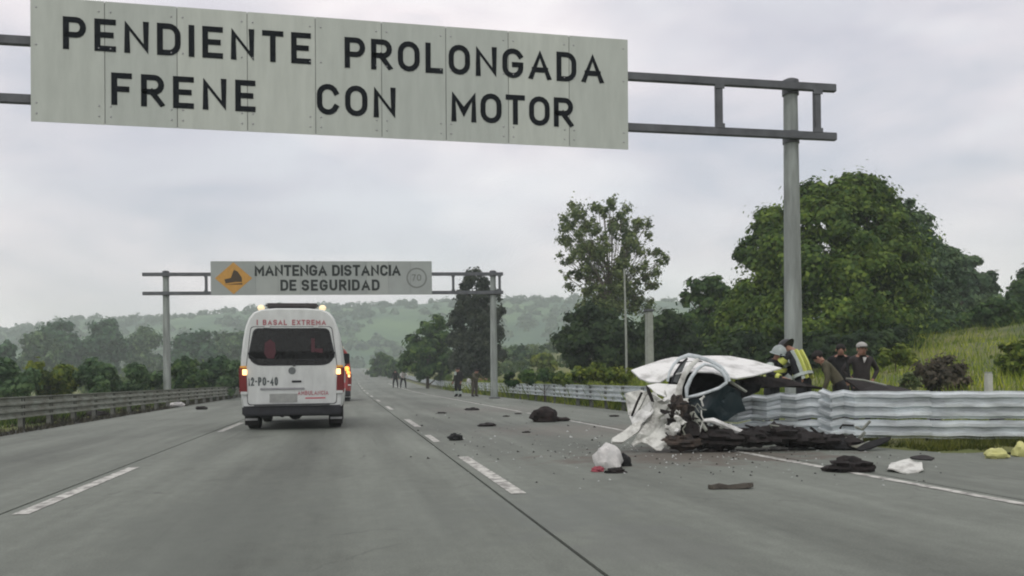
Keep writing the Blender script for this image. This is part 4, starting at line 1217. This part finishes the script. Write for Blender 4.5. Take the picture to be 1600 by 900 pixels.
for i in range(26):
    px, py = rdw.uniform(1050, 1350), rdw.uniform(665, 700)
    m = MB(); q = W(px, py, 12.75 + rdw.uniform(0, .3))
    m.tube([q, q + Vector((rdw.uniform(-.15, .15), rdw.uniform(-.1, .1), rdw.uniform(-.05, .12))), q + Vector((rdw.uniform(-.25, .25), rdw.uniform(-.1, .1), rdw.uniform(-.08, .1)))], [rdw.uniform(.01, .03)] * 3, 5)
    m.build('twisted_metal', [M_char, M_galv_old, M_black][i % 3], wk)

# ------------------------------------------------------------------ debris on the road
def lump(name, label, cat, px, py, rx, ry, h, material, seed, nz=.5, fr=2.2, rz=0, nu=22, group=None):
    g = G(px, py)
    m = MB()
    m.ball((0, 0, h * .28), (rx, ry, h * .72), nu, 12, nz, seed, fr)
    m.v = [(x, y, max(z, .0)) for x, y, z in m.v]
    o = m.build(name, material, None, (g.x, g.y, .002), smooth=True)
    o.rotation_euler = (0, 0, rz)
    return tag(o, label, cat, group)
M_cloth = mat('dark_brown_cloth', (.022, .014, .012), rough=.95, col2=(.008, .006, .006), scale=9, bump=.5, bscale=14)
M_whitebag = mat('white_plastic_bag', (.62, .62, .60), rough=.5, col2=(.42, .43, .42), scale=9, bump=.4, bscale=18)
o = lump('dark_bundle', 'large dark brown cloth bundle lying on the road beyond the wreck', 'bundle', 851, 659, .36, .3, .36, M_cloth, 2, .45, 2.0)
o = lump('cloth_scrap', 'flat dark cloth trailing right of the large brown bundle on the road', 'cloth', 876, 658, .26, .2, .1, M_cloth, 5, .4, 2.2)
lump('road_debris', 'small black lump lying right of the broken lane line', 'debris', 711, 688, .13, .1, .12, M_black, 7, .5, 2.2)
lump('plastic_bag', 'crumpled white plastic bag on the road in front of the wreck', 'bag', 950, 731, .17, .13, .30, M_whitebag, 12, .35, 2.0)
lump('black_pouch', 'black pouch touching the right side of the white bag', 'pouch', 974, 728, .10, .08, .16, M_black, 14, .4, 2.0)
lump('red_rag', 'small faded red rag at the lower left of the white bag', 'rag', 934, 737, .08, .06, .06, mat('faded_red_cloth', (.30, .07, .09), rough=.9), 16, .5, 2.4)
lump('dark_rag', 'dark brown scrap in front of the white bag', 'rag', 962, 739, .12, .06, .06, M_char, 18, .5, 2.4)
# plank
g = G(1142, 764)
m = MB()
sec = [(-.225, .02, .0), (-.19, .0, .0), (-.12, .008, .003), (-.02, .012, .0), (.05, -.004, .0), (.13, -.012, .004), (.19, .0, .01), (.235, .022, .016)]
rings = []
for q_, (x, y, z) in enumerate(sec):
    w_ = (.03, .045, .04, .048, .044, .036, .045, .025)[q_]
    rings.append([(x, y - w_, z), (x, y + w_, z), (x + .01, y + w_ * .8, z + .030 + .012 * (q_ % 3)), (x - .01, y - w_ * .7, z + .052 - .01 * (q_ % 2))])
m.rings(rings)
o = m.build('broken_trim', mat('dark_trim', (.075, .068, .055), rough=.8, var=.25, scale=12), None, (g.x, g.y, .002), bevel=.006); o.rotation_euler = (0, 0, -PSI + .03)
tag(o, 'narrow dark strip of car trim lying alone on the near road', 'trim')
def shard(name, label, cat, outline, material, base_px, h=.06, seed=1, th=.015, amp=.02):
    g = G(*base_px); bs = Vector((g.x, g.y, 0))
    bm = bmesh.new()
    vs = []
    for i, (px, py, z) in enumerate(outline):
        q = G(px, py) - bs; q = Vector((q.x, q.y, z)); vs.append(bm.verts.new(q))
    es = [bm.edges.new((vs[i], vs[(i + 1) % len(vs)])) for i in range(len(vs))]
    bmesh.ops.triangle_fill(bm, edges=es, use_beauty=True, use_dissolve=False)
    for _ in range(3):
        lng = [e for e in bm.edges if e.calc_length() > .06]
        if not lng: break
        bmesh.ops.subdivide_edges(bm, edges=lng, cuts=1); bmesh.ops.triangulate(bm, faces=bm.faces)
    for v in bm.verts:
        v.co.z = max(.008, v.co.z + h * max(0, .3 + noise.noise(v.co * 4 + Vector((seed, 0, 0))))); 
    bmesh.ops.recalc_face_normals(bm, faces=bm.faces)
    bmesh.ops.solidify(bm, geom=bm.faces[:], thickness=th)
    bmesh.ops.recalc_face_normals(bm, faces=bm.faces)
    me = bpy.data.meshes.new(name); bm.to_mesh(me); bm.free()
    return tag(link(name, me, material, None, bs), label, cat)
lump('torn_scrap', 'peaked dark torn scrap lying on the edge line right of the wreck', 'debris', 1328, 737, .26, .12, .15, M_char, 63, .75, 2.6, rz=-.3)
shard('bodywork_scrap', 'flat pale grey bodywork scrap on the shoulder right of the dark torn scrap', 'debris', [(1386, 737, .01), (1392, 728, .04), (1420, 726, .05), (1440, 730, .04), (1443, 738, .01), (1415, 741, .01)], M_wreck2, (1415, 735), .05, 5)
shard('dark_strip', 'thin dark strip lying on the shoulder beyond the pale bodywork scrap', 'debris', [(1422, 717, .01), (1440, 714, .02), (1460, 717, .02), (1455, 720, .01), (1435, 719, .01)], M_char, (1440, 717), .02, 6)
M_ylw = mat('yellow_plastic', (.55, .56, .22), rough=.5, var=.1)
lump('yellow_piece', 'pale yellow piece lying in the grass under the barrier, the left one of two', 'debris', 1556, 716, .17, .1, .13, M_ylw, 31, .4, 2.0)
lump('yellow_piece', 'pale yellow piece under the barrier at the right edge of the photo', 'debris', 1598, 713, .14, .1, .19, M_ylw, 33, .4, 2.0)
for px, py, s_, lb in ((690, 646, .14, 'small dark scrap on the road left of the brown bundle, nearest the lane line'),
                       (738, 641, .26, 'flat dark scrap on the road beneath the two standing people'),
                       (760, 666, .22, 'long flat dark stain-like scrap between the lane line and the brown bundle'),
                       (791, 651, .10, 'tiny dark fragment left of the brown bundle'),
                       (810, 647, .10, 'tiny dark fragment just up and left of the brown bundle'),
                       (823, 676, .09, 'tiny dark fragment below the brown bundle'),
                       (960, 651, .14, 'small dark fragment on the road left of the crushed car doors'),
                       (1112, 706, .12, 'small grey fragment under the front of the wreck'),
                       (1220, 702, .16, 'pale fragment on the road in front of the wreck heap'),
                       (760, 615, .18, 'small pale fragment by the barrier right of the two standing people')):
    lump('road_debris', lb, 'debris', px, py, s_, s_ * .8, s_ * .35, M_whitebag if 'pale' in lb else M_char, px, .5, 2.0)
lump('pale_debris', 'pale sheet-like scrap at the foot of the left barrier', 'debris', 276, 635, .34, .25, .2, M_whitebag, 41, .4)
lump('dark_debris', 'dark scrap on the road right of the pale sheet by the left barrier', 'debris', 315, 640, .24, .2, .14, M_char, 43, .4)
lump('dark_debris', 'dark clump under the left barrier left of the pale sheet', 'debris', 150, 650, .38, .25, .18, M_char, 45, .4)

cm = {0: MB(), 1: MB()}
rdc = random.Random(3)
for i in range(520):
    px = rdc.gauss(1120, 170); py = 690 + abs(rdc.gauss(0, 26))
    if i % 3 == 0: px, py = rdc.uniform(640, 1000), rdc.uniform(625, 720)
    g = G(px, py); sz = rdc.uniform(.006, .022)
    if i % 9 == 0: sz *= 2
    a = rdc.uniform(0, 6.28)
    vs = [(g.x + sz * math.cos(a + t_) * k, g.y + sz * math.sin(a + t_) * k, z) for t_, k, z in ((0, 1, .004), (2.1, .8, .004), (4.0, 1.2, .004), (1, .3, .004 + sz * .8))]
    cm[i % 2].add(vs, [(0, 1, 2), (0, 1, 3), (1, 2, 3), (2, 0, 3)])
tag(cm[0].build('glass_crumbs', mat('pale_glass_crumb', (.45, .48, .46), rough=.3)), kind='stuff')
tag(cm[1].build('dark_crumbs', M_char), kind='stuff')

# dirt and dead leaves gathered under the left barrier, weeds under the near one
p, h, w = scatter(7000, lambda: -7.5 - rs.random() * 1.3, lambda: 8 + rs.random() * 60, lambda x, y: True, .05, .22, .03, rs)
tag(link('weeds', grass_mesh('weeds', np.stack([p[:, 0], p[:, 1], p[:, 2] + .03], 1), h, w, rs, .6), mat('dark_verge_litter', (.06, .055, .035), rough=.95, col2=(.02, .022, .014), scale=2)), kind='stuff')
def near_verge():
    pts = []
    while len(pts) < 7000:
        px, d = rs.uniform(1330, 1700), rs.uniform(12.3, 13.9)
        if d < 12.3 + 1.2 * (1 - sstep(1330, 1480, px)): continue
        q = P(px, 600, d)
        if noise.noise(Vector((q.x * 1.3, q.y * 1.3, 7))) < -.1: continue
        pts.append((q.x, q.y, 0))
    return np.array(pts)
p = near_verge()
tag(link('weeds', grass_mesh('weeds', p, rs.uniform(.04, .20, len(p)), np.full(len(p), .02), rs, .5), leaf_mat('green_verge_weeds', (.13, .15, .03), (.05, .07, .015), .9)), kind='stuff')
# soil under the near barrier as a low ridge of the ground
m = MB()
n_ = 24
for i in range(n_ + 1):
    px = 1300 + 460 * i / n_
    for dd, z in ((12.15 + 1.3 * (1 - sstep(1330, 1480, px)), .0), (12.5 + 1.1 * (1 - sstep(1330, 1480, px)), .03), (13.7, .05), (14.2, .06), (16.5, .1)):
        q = P(px, 600, dd + .35 * noise.noise(Vector((px * .03, dd, 0)))); m.v.append((q.x, q.y, z + .004 + (.03 * noise.noise(Vector((q.x * 2, q.y * 2, 0))) if z > 0 else -.01)))
for i in range(n_):
    for k in range(4):
        a = i * 5 + k; m.f.append((a, a + 1, a + 6, a + 5))
tag(m.build('verge_soil', M_ground, smooth=True), kind='structure')

# ------------------------------------------------------------------ posts and plants on the bank
g = P(1015, 575, 36); gz = terr(g.x, g.y)
cp = thing('concrete_post', 'thick grey concrete post standing in the grass right of the gum tree', 'post', (g.x, g.y, gz))
top = P(1014, 487, 36).z - gz
MB().box((0, 0, top / 2 - .2), (.33, .33, top + .4), taper=.82).build('shaft', M_concpost, cp, bevel=.03)
MB().box((0, 0, top + .05), (.36, .36, .1)).build('cap', M_steel_dark, cp, bevel=.02)
g = P(979, 590, 33); gz = terr(g.x, g.y); top = P(977, 420, 33).z - gz
tp = thing('thin_pole', 'thin pale pole standing in tall grass in front of the gum tree', 'pole', (g.x, g.y, gz))
MB().tube([(0, 0, -.3), (0, 0, top * .5), (-.04, 0, top)], [.05, .045, .035], 8).build('shaft', M_concpost, tp, smooth=True)
MB().tube([(0, 0, -.02), (0, 0, .12)], .09, 8).build('foot', M_concpost, tp, smooth=True)
g = P(1545, 640, 17.5); gz = terr(g.x, g.y); top = P(1545, 583, 17.5).z - gz
wp = thing('marker_post', 'short white marker post on the grass bank behind the near barrier', 'post', (g.x, g.y, gz))
MB().box((0, 0, top / 2 - .2), (.15, .12, top + .4), taper=.9).build('shaft', mat('white_marker', (.5, .52, .48), rough=.7), wp, bevel=.015)
MB().box((0, 0, top + .012), (.12, .1, .03)).build('cap', M_concpost, wp, bevel=.008)
def shrub(label, px, d, pts, lm_, n, leaf, seed, name='bank_shrub'):
    return tree(name, label, 'shrub', px, d, pts, lm_, n, leaf, seed, trunk_r=.03, limbs=True)
shrub('dark purple brown shrub on the grass bank left of the white marker post', 1465, 21, [(1450, 588, 22, 0), (1478, 578, 24, 0), (1468, 600, 26, 0), (1495, 595, 18, 0)], L_dry, 4500, .07, 101)
shrub('pale flowering weed behind the barrier left of the purple brown shrub', 1420, 19, [(1420, 588, 9, 0), (1428, 597, 10, 0), (1412, 600, 9, 0)], leaf_mat('pale_weed', (.25, .30, .16), (.09, .13, .05), 2), 900, .05, 102)
shrub('yellow green shrub on the bank at the right edge of the photo', 1590, 24, [(1580, 555, 22, 0), (1605, 545, 26, 0), (1590, 580, 24, 0), (1615, 585, 26, 0)], L_bush, 4000, .1, 103)
shrub('yellow green weeds behind the barrier left of the thin pole', 945, 33, [(905, 588, 14, 0), (930, 582, 16, 0), (955, 586, 15, 0), (975, 588, 14, 0), (880, 592, 12, 0)], L_bush, 4500, .09, 104)
shrub('low green weeds behind the barrier left of the yellow green weeds', 850, 40, [(800, 592, 11, 0), (825, 588, 13, 0), (850, 586, 14, 0), (870, 590, 12, 0)], L_mid, 3500, .11, 105)
shrub('low olive shrub on the bank above the man in the cap', 1400, 30, [(1385, 560, 14, 0), (1405, 552, 14, 0), (1420, 562, 14, 0)], L_bush, 1800, .1, 106)

# ------------------------------------------------------------------ people
M_skin = mat('skin', (.30, .17, .12), rough=.6, var=.06, spec=.3)
M_boot = mat('black_boots', (.012, .012, .012), rough=.7)
M_hair = mat('dark_hair', (.012, .010, .009), rough=.8)
def cloth(name, c, c2=None): return mat(name, c, rough=.9, var=.18, scale=9, col2=c2, bump=.3, bscale=20)
M_fire = cloth('firefighter_black', (.020, .022, .026))
M_navy = cloth('navy_uniform', (.018, .022, .034))
M_olive = cloth('olive_jacket', (.085, .080, .050))
M_brown = cloth('dark_brown_jacket', (.030, .026, .026))
M_blackc = cloth('black_clothes', (.010, .010, .011))
M_shirt = cloth('white_shirt', (.62, .62, .60))
M_khaki = cloth('khaki_trousers', (.09, .075, .055))
M_hv = mat('yellow_reflective', (.58, .64, .14), rough=.5, var=.06)
M_silver = mat('silver_reflective', (.45, .52, .48), rough=.35, var=.08)

def person(label, loc, facing, top_m, leg_m, bend=0.0, arms='down', scale=1.0, stance=.1, head_tilt=0.0, group=None, hair=True, crouch=0.0, skin=M_skin, glove=None):
    V = {}; rad = {}; E = []; reg = {}
    def add(n, p_, r, par=None, region='top'):
        V[n] = Vector(p_); rad[n] = r; reg[n] = region
        if par: E.append((par, n))
    ph = .95 - .38 * crouch
    add('pel', (0, 0, ph), .145, None, 'leg')
    sp = lambda z, y=0, x=0: Vector((x, 0, ph)) + Matrix.Rotation(-bend, 3, 'X') @ Vector((0, y, z - .95))
    add('spine', sp(1.13), .135, 'pel'); add('chest', sp(1.34, .01), .15, 'spine')
    add('neck', sp(1.50, .015), .056, 'chest', 'skin')
    hd = lambda z, y: V['neck'] + Matrix.Rotation(-bend * .45 - head_tilt, 3, 'X') @ Vector((0, y, z))
    add('head', hd(.10, .02), .092, 'neck', 'skin'); add('crown', hd(.19, .012), .078, 'head', 'skin')
    add('nose', hd(.088, .115), .020, 'head', 'skin')
    for s, n in ((-1, 'l'), (1, 'r')):
        add('sh' + n, sp(1.43, .0) + Vector((s * .185, 0, 0)), .068, 'chest')
        if arms == 'down':
            el = V['sh' + n] + Vector((s * .06, -.03, -.28)); wr = el + Vector((s * .01, .09, -.24))
        elif arms == 'forward':
            el = V['sh' + n] + Vector((s * .08, .14, -.22)); wr = el + Vector((-s * .06, .22, -.08))
        elif arms == 'reach':
            el = V['sh' + n] + Vector((s * .05, .18, -.20)); wr = el + Vector((-s * .05, .16, -.17))
        elif arms == 'hips':
            el = V['sh' + n] + Vector((s * .18, -.06, -.24)); wr = el + Vector((-s * .15, .1, -.18))
        elif arms == 'up':
            el = V['sh' + n] + Vector((s * .14, .10, .08)); wr = el + Vector((-s * .04, .12, .2))
        add('el' + n, el, .050, 'sh' + n); add('wr' + n, wr, .034, 'el' + n)
        dv = (wr - el).normalized(); side = dv.cross(Vector((s, 0, 0)))
        side = side.normalized() if side.length > .1 else Vector((0, 1, 0))
        hr = 'skin'
        pm_ = wr + dv * .075; add('pm' + n, pm_, .034, 'wr' + n, hr)
        curl = Vector((-s, 0, 0)) * .012
        for k, ln in enumerate((.072, .082, .076, .06)):
            st = pm_ + dv * .03 + side * (.030 - .020 * k)
            add('f%d%s' % (k, n), st + dv * ln * .45, .0095, 'pm' + n, hr); add('g%d%s' % (k, n), st + dv * ln * .85 + curl, .008, 'f%d%s' % (k, n), hr)
        add('t1' + n, wr + dv * .05 + side * .045, .011, 'pm' + n, hr); add('t2' + n, wr + dv * .085 + side * .06 + curl, .009, 't1' + n, hr)
        add('hip' + n, (s * .09, 0, ph - .05), .105, 'pel', 'leg')
        kn = Vector((s * (stance + .01), .03 + .30 * crouch, .50 - .03 * crouch)); an = Vector((s * (stance + .02), -.02 - .1 * crouch, .10))
        add('kn' + n, kn, .068, 'hip' + n, 'leg'); add('an' + n, an, .046, 'kn' + n, 'leg')
        add('to' + n, an + Vector((s * .02, .15, -.06)), .036, 'an' + n, 'boot'); add('he' + n, an + Vector((0, -.04, -.055)), .034, 'an' + n, 'boot')
    names = list(V)
    idx = {n: i for i, n in enumerate(names)}
    me = bpy.data.meshes.new('tmp_person')
    me.from_pydata([V[n] for n in names], [(idx[a], idx[b]) for a, b in E], [])
    tmp = bpy.data.objects.new('tmp_person', me); C.objects.link(tmp)
    sm = tmp.modifiers.new('skin', 'SKIN'); sm.use_smooth_shade = True; sm.branch_smoothing = .2
    lay = me.skin_vertices[0].data if me.skin_vertices else None
    if lay is None:
        bm = bmesh.new(); bm.from_mesh(me); bm.verts.layers.skin.verify(); bm.to_mesh(me); bm.free(); lay = me.skin_vertices[0].data
    for n in names:
        k = 1.0
        lay[idx[n]].radius = (rad[n] * (1.22 if n in ('chest', 'spine', 'pel') else 1), rad[n] * .88 if n in ('chest', 'spine', 'pel') else rad[n])
        lay[idx[n]].use_root = (n == 'pel')
    ss = tmp.modifiers.new('subsurf', 'SUBSURF'); ss.levels = 1; ss.render_levels = 1
    dg = bpy.context.evaluated_depsgraph_get(); dg.update()
    ev = tmp.evaluated_get(dg)
    bme = bpy.data.meshes.new_from_object(ev)
    bpy.data.objects.remove(tmp); bpy.data.meshes.remove(me)
    bme.name = 'person'
    bme.materials.clear()
    for mm in (skin, top_m, leg_m, M_boot): bme.materials.append(mm)
    rmap = {'skin': 0, 'top': 1, 'leg': 2, 'boot': 3}
    segs = [(V[a], V[b], reg[b]) for a, b in E]
    def near(pnt):
        best, br = 1e9, 'top'
        for a, b, r_ in segs:
            ab = b - a; t = max(0, min(1, (pnt - a).dot(ab) / (ab.length_squared + 1e-9)))
            dd = (pnt - a - ab * t).length
            if r_ == 'skin' and (a - V['chest']).length < 1e-5 and t < .62: r_ = 'top'
            if r_ == 'skin' and dd > .13: continue
            if r_ == 'skin' and a.z < V['chest'].z and dd > .045: continue
            if dd < best: best, br = dd, r_
        return br
    for po in bme.polygons:
        po.material_index = rmap[near(po.center)]; po.use_smooth = True
    body = bpy.data.objects.new('person', bme); C.objects.link(body)
    body.location = loc; body.rotation_euler = (0, 0, facing); body.scale = (scale,) * 3
    tag(body, label, 'person', group)
    hm = Matrix.Rotation(-bend * .45 - head_tilt, 4, 'X')
    hc = V['head']
    def onhead(mbld, name, material, smooth=True):
        mbld.v = [tuple(hc + (hm.to_3x3() @ Vector(v))) for v in mbld.v]
        return mbld.build(name, material, body, smooth=smooth)
    for s in (-1, 1):
        onhead(MB().ball((s * .034, .083, .015), (.013, .010, .008), 8, 6), 'eye', M_hair)
        onhead(MB().ball((s * .094, .0, .0), (.014, .024, .034), 8, 6), 'ear', skin)
    onhead(MB().ball((0, .088, -.055), (.026, .010, .007), 8, 6), 'mouth', mat('lips', (.2, .08, .07), rough=.6))
    if hair:
        m = MB(); m.ball((0, -.012, .055), (.100, .106, .085), 14, 9, .08, 3, 5)
        m.v = [(x, y, max(z, .02 if y > .02 else -.03)) for x, y, z in m.v]
        onhead(m, 'hair', M_hair)
    body['_'] = 0; del body['_']
    return body, V, onhead
def toward(loc, px, py, d):
    q = P(px, py, d); return math.atan2(-(q.x - loc.x), q.y - loc.y)
def stand(px, d, z=None):
    q = P(px, 600, d); return Vector((q.x, q.y, max(0.0, terr(q.x, q.y)) if z is None else z))
FACE_CAM = math.pi - PSI
def dome(h=1.0, brim=.02):
    m = MB(); vs = []; nu = 18
    rows = [(0, .135), (.30, .125), (.6, .105), (.85, .062), (1, .004)]
    rings = []
    rings.append([(math.cos(2 * math.pi * k / nu) * (.135 + brim), math.sin(2 * math.pi * k / nu) * (.155 + brim) - .01, .012) for k in range(nu)])
    for t, r_ in rows: rings.append([(math.cos(2 * math.pi * k / nu) * r_, math.sin(2 * math.pi * k / nu) * r_ * 1.16 - .01, .02 + .15 * t * h) for k in range(nu)])
    m.rings(rings); return m
# firefighter in the grey helmet
loc = stand(1205, 15.6, 0.02)
b, V, oh = person('firefighter in grey helmet and yellow banded black coat beside the peeled car roof', loc, FACE_CAM + .5, M_fire, M_fire, bend=.28, arms='forward', scale=.955, hair=False, head_tilt=.15)
oh(dome(1.1, .03), 'helmet', mat('grey_helmet', (.30, .35, .34), rough=.35))
m = MB(); m.box((0, .12, .0), (.19, .02, .07)); oh(m, 'visor', M_glass, False)
c = V['spine'] + Vector((0, .0, -.06))
def belt(V, z0, col, body, r=.2, h=.09, a='spine', b='pel', t=.5, name='reflective_band'):
    q = V[a].lerp(V[b], t); ax = (V[a] - V[b]).normalized()
    m = MB(); nu = 20; x = Vector((1, 0, 0)); y = ax.cross(x).normalized()
    rg = []
    for s in (-.5, .5):
        rg.append([q + ax * h * s + x * math.cos(2 * math.pi * k / nu) * r + y * math.sin(2 * math.pi * k / nu) * r * .78 for k in range(nu)])
    m.rings(rg); return m.build(name, col, body, smooth=True)
belt(V, 0, M_hv, b, .205, .13, 'spine', 'pel', .25)
belt(V, 0, M_hv, b, .245, .06, 'chest', 'spine', .1)
for s, n in ((-1, 'l'), (1, 'r')):
    q0, q1 = V['el' + n], V['wr' + n]
    m = MB(); m.tube([q0.lerp(q1, .45), q0.lerp(q1, .75)], .062, 10); m.build('sleeve_band', M_hv, b, smooth=True)
    q0, q1 = V['sh' + n], V['el' + n]
    m = MB(); m.tube([q0.lerp(q1, .2), q0.lerp(q1, .45)], .085, 10); m.build('sleeve_band', M_silver, b, smooth=True)
# second firefighter bending, with stripes on the back
loc = stand(1257, 15.3, 0.02)
b, V, oh = person('bending firefighter with yellow back stripes at the foot of the near sign post', loc, -PSI + .75, M_fire, M_fire, bend=.38, arms='reach', scale=1.07, hair=False, head_tilt=.8)
oh(dome(1.0, .03), 'helmet', mat('black_helmet', (.02, .022, .024), rough=.4))
ax = (V['chest'] - V['pel']).normalized(); back = ax.cross(Vector((1, 0, 0))).normalized()
if back.y > 0: back = -back
for xo, mm, wd in ((-.15, M_silver, .035), (-.08, M_hv, .05), (.10, M_hv, .05)):
    m = MB()
    pts = [V['pel'] + ax * t + Vector((xo, 0, 0)) + back * (.145 + .02 * math.sin(t * 6) - .35 * xo * xo * 6) for t in (.0, .15, .3, .45, .52)]
    vs, fs = [], []
    for q in pts:
        for dx in (-wd / 2, wd / 2):
            vs += [q + Vector((dx, 0, 0)), q + Vector((dx, 0, 0)) - back * .05]
    for i in range(len(pts) - 1):
        a = i * 4; b4 = a + 4
        fs += [(a, a + 2, b4 + 2, b4), (a, b4, b4 + 1, a + 1), (a + 2, a + 3, b4 + 3, b4 + 2), (a + 1, b4 + 1, b4 + 3, a + 3)]
    fs += [(0, 1, 3, 2), (16, 18, 19, 17)]
    m.add(vs, fs).build('back_stripe', mm, b)
belt(V, 0, M_silver, b, .215, .05, 'spine', 'pel', .5)
for n in 'lr':
    q0, q1 = V['sh' + n], V['el' + n]
    MB().tube([q0.lerp(q1, .35), q0.lerp(q1, .7)], .075, 10).build('sleeve_band', M_hv, b, smooth=True)
# man in the olive jacket bending
loc = stand(1316, 14.9, 0.03)
person('stooping man in olive jacket behind the torn barrier, between firefighter and man in cap', loc, math.pi / 2 - PSI - .35, M_olive, M_blackc, bend=.62, arms='down', scale=.96, head_tilt=.35)
# man with the cap
loc = stand(1346, 16.2, 0.05)
b, V, oh = person('standing man in a pale cap and dark jacket facing the road behind the barrier', loc, FACE_CAM + .1, M_brown, M_blackc, arms='hips', scale=.97, hair=False)
m = MB(); m.ball((0, -.01, .07), (.104, .112, .085), 14, 8); m.v = [(x, y, max(z, .045)) for x, y, z in m.v]
oh(m, 'cap', mat('pale_cap', (.42, .42, .40), rough=.8))
m = MB(); m.prism([(-.08, .06), (.08, .06), (.07, .17), (-.07, .17)], .05, .06); m.v = [(x, z, y) for x, y, z in m.v]; oh(m, 'peak', mat('dark_peak', (.05, .045, .045), rough=.8), False)
m = MB(); q = V['neck']; m.prism([(-.03, q.z - .05), (.045, q.z - .05), (.02, q.z - .16)], q.y + .125, q.y + .15); m.build('collar', M_shirt, b)
# man in black behind, arms raised to the pole
loc = stand(1314, 17.6, 0.1)
person('man in black clothes between the stooping man and the man in the pale cap', loc, FACE_CAM - .3, M_blackc, M_blackc, arms='hips', scale=.96)
m = MB(); q0 = P(1322, 560, 15.9); q1 = P(1338, 645, 15.7)
o = thing('rescue_bar', 'long black rescue bar slanting down between two men behind the barrier', 'tool', (q1.x, q1.y, 0))
m.tube([q0 - o.location, q1 - o.location], [.022, .026], 8); m.build('shaft', M_black, o, smooth=True)
m = MB(); m.box(q0 - o.location, (.1, .05, .05), ry=.3); m.build('head', M_black, o, bevel=.01)
# people standing on the road beyond
loc = stand(716, 52, 0); loc.z = 0
b, V, oh = person('person in black with pale knee bands standing on the far road', loc, FACE_CAM - .8, M_blackc, M_blackc, arms='down', scale=1.04)
b.scale = (1.5, 1.4, 1.04)
for n in 'lr':
    q0, q1 = V['kn' + n], V['an' + n]
    MB().tube([q0.lerp(q1, .35), q0.lerp(q1, .75)], .085, 8).build('reflective_band', M_silver, b, smooth=True)
MB().box(V['chest'] + Vector((0, .15, .05)), (.1, .04, .2)).build('chest_patch', M_silver, b)
loc = stand(741, 52, 0); loc.z = 0
b, V, oh = person('person in dark olive beside the barrier, right of the person in black', loc, FACE_CAM + .9, M_olive, M_khaki, arms='forward', bend=.2, scale=.97)
b.scale = (1.4, 1.4, .98)
q = P(733, 600, 51.6); o = lump('pale_bag', 'pale bag held up between the two standing people on the far road', 'bag', 733, 601, .14, .12, .24, M_whitebag, 51)
o.location = (b.location.x - .36, b.location.y - .2, .88)
loc = stand(618, 92, 0); loc.z = zr(loc.y)
person('dark clothed person standing on the distant road beside one in a white shirt', loc, FACE_CAM, M_blackc, M_blackc, scale=1.12, stance=.15)[0].scale = (1.4, 1.3, 1.12)
loc = stand(630, 91, 0); loc.z = zr(loc.y)
person('person in a white shirt and dark trousers on the distant road', loc, FACE_CAM + .4, M_shirt, M_blackc, bend=.3, arms='forward', scale=1.12, stance=.16)[0].scale = (1.55, 1.4, 1.12)

# ------------------------------------------------------------------ haze
hz = MB().box((0, 470, 40), (1900, 1150, 92)).build('haze', None)
hm = bpy.data.materials.new('valley_haze'); hm.use_nodes = True
t = hm.node_tree; t.nodes.clear()
ho = t.nodes.new('ShaderNodeOutputMaterial'); pv = t.nodes.new('ShaderNodeVolumePrincipled')
pv.inputs['Density'].default_value = .00088
pv.inputs['Color'].default_value = (.84, .945, .94, 1)
pv.inputs['Anisotropy'].default_value = 0
t.links.new(pv.outputs[0], ho.inputs['Volume'])
hz.data.materials.append(hm)
tag(hz, kind='stuff')
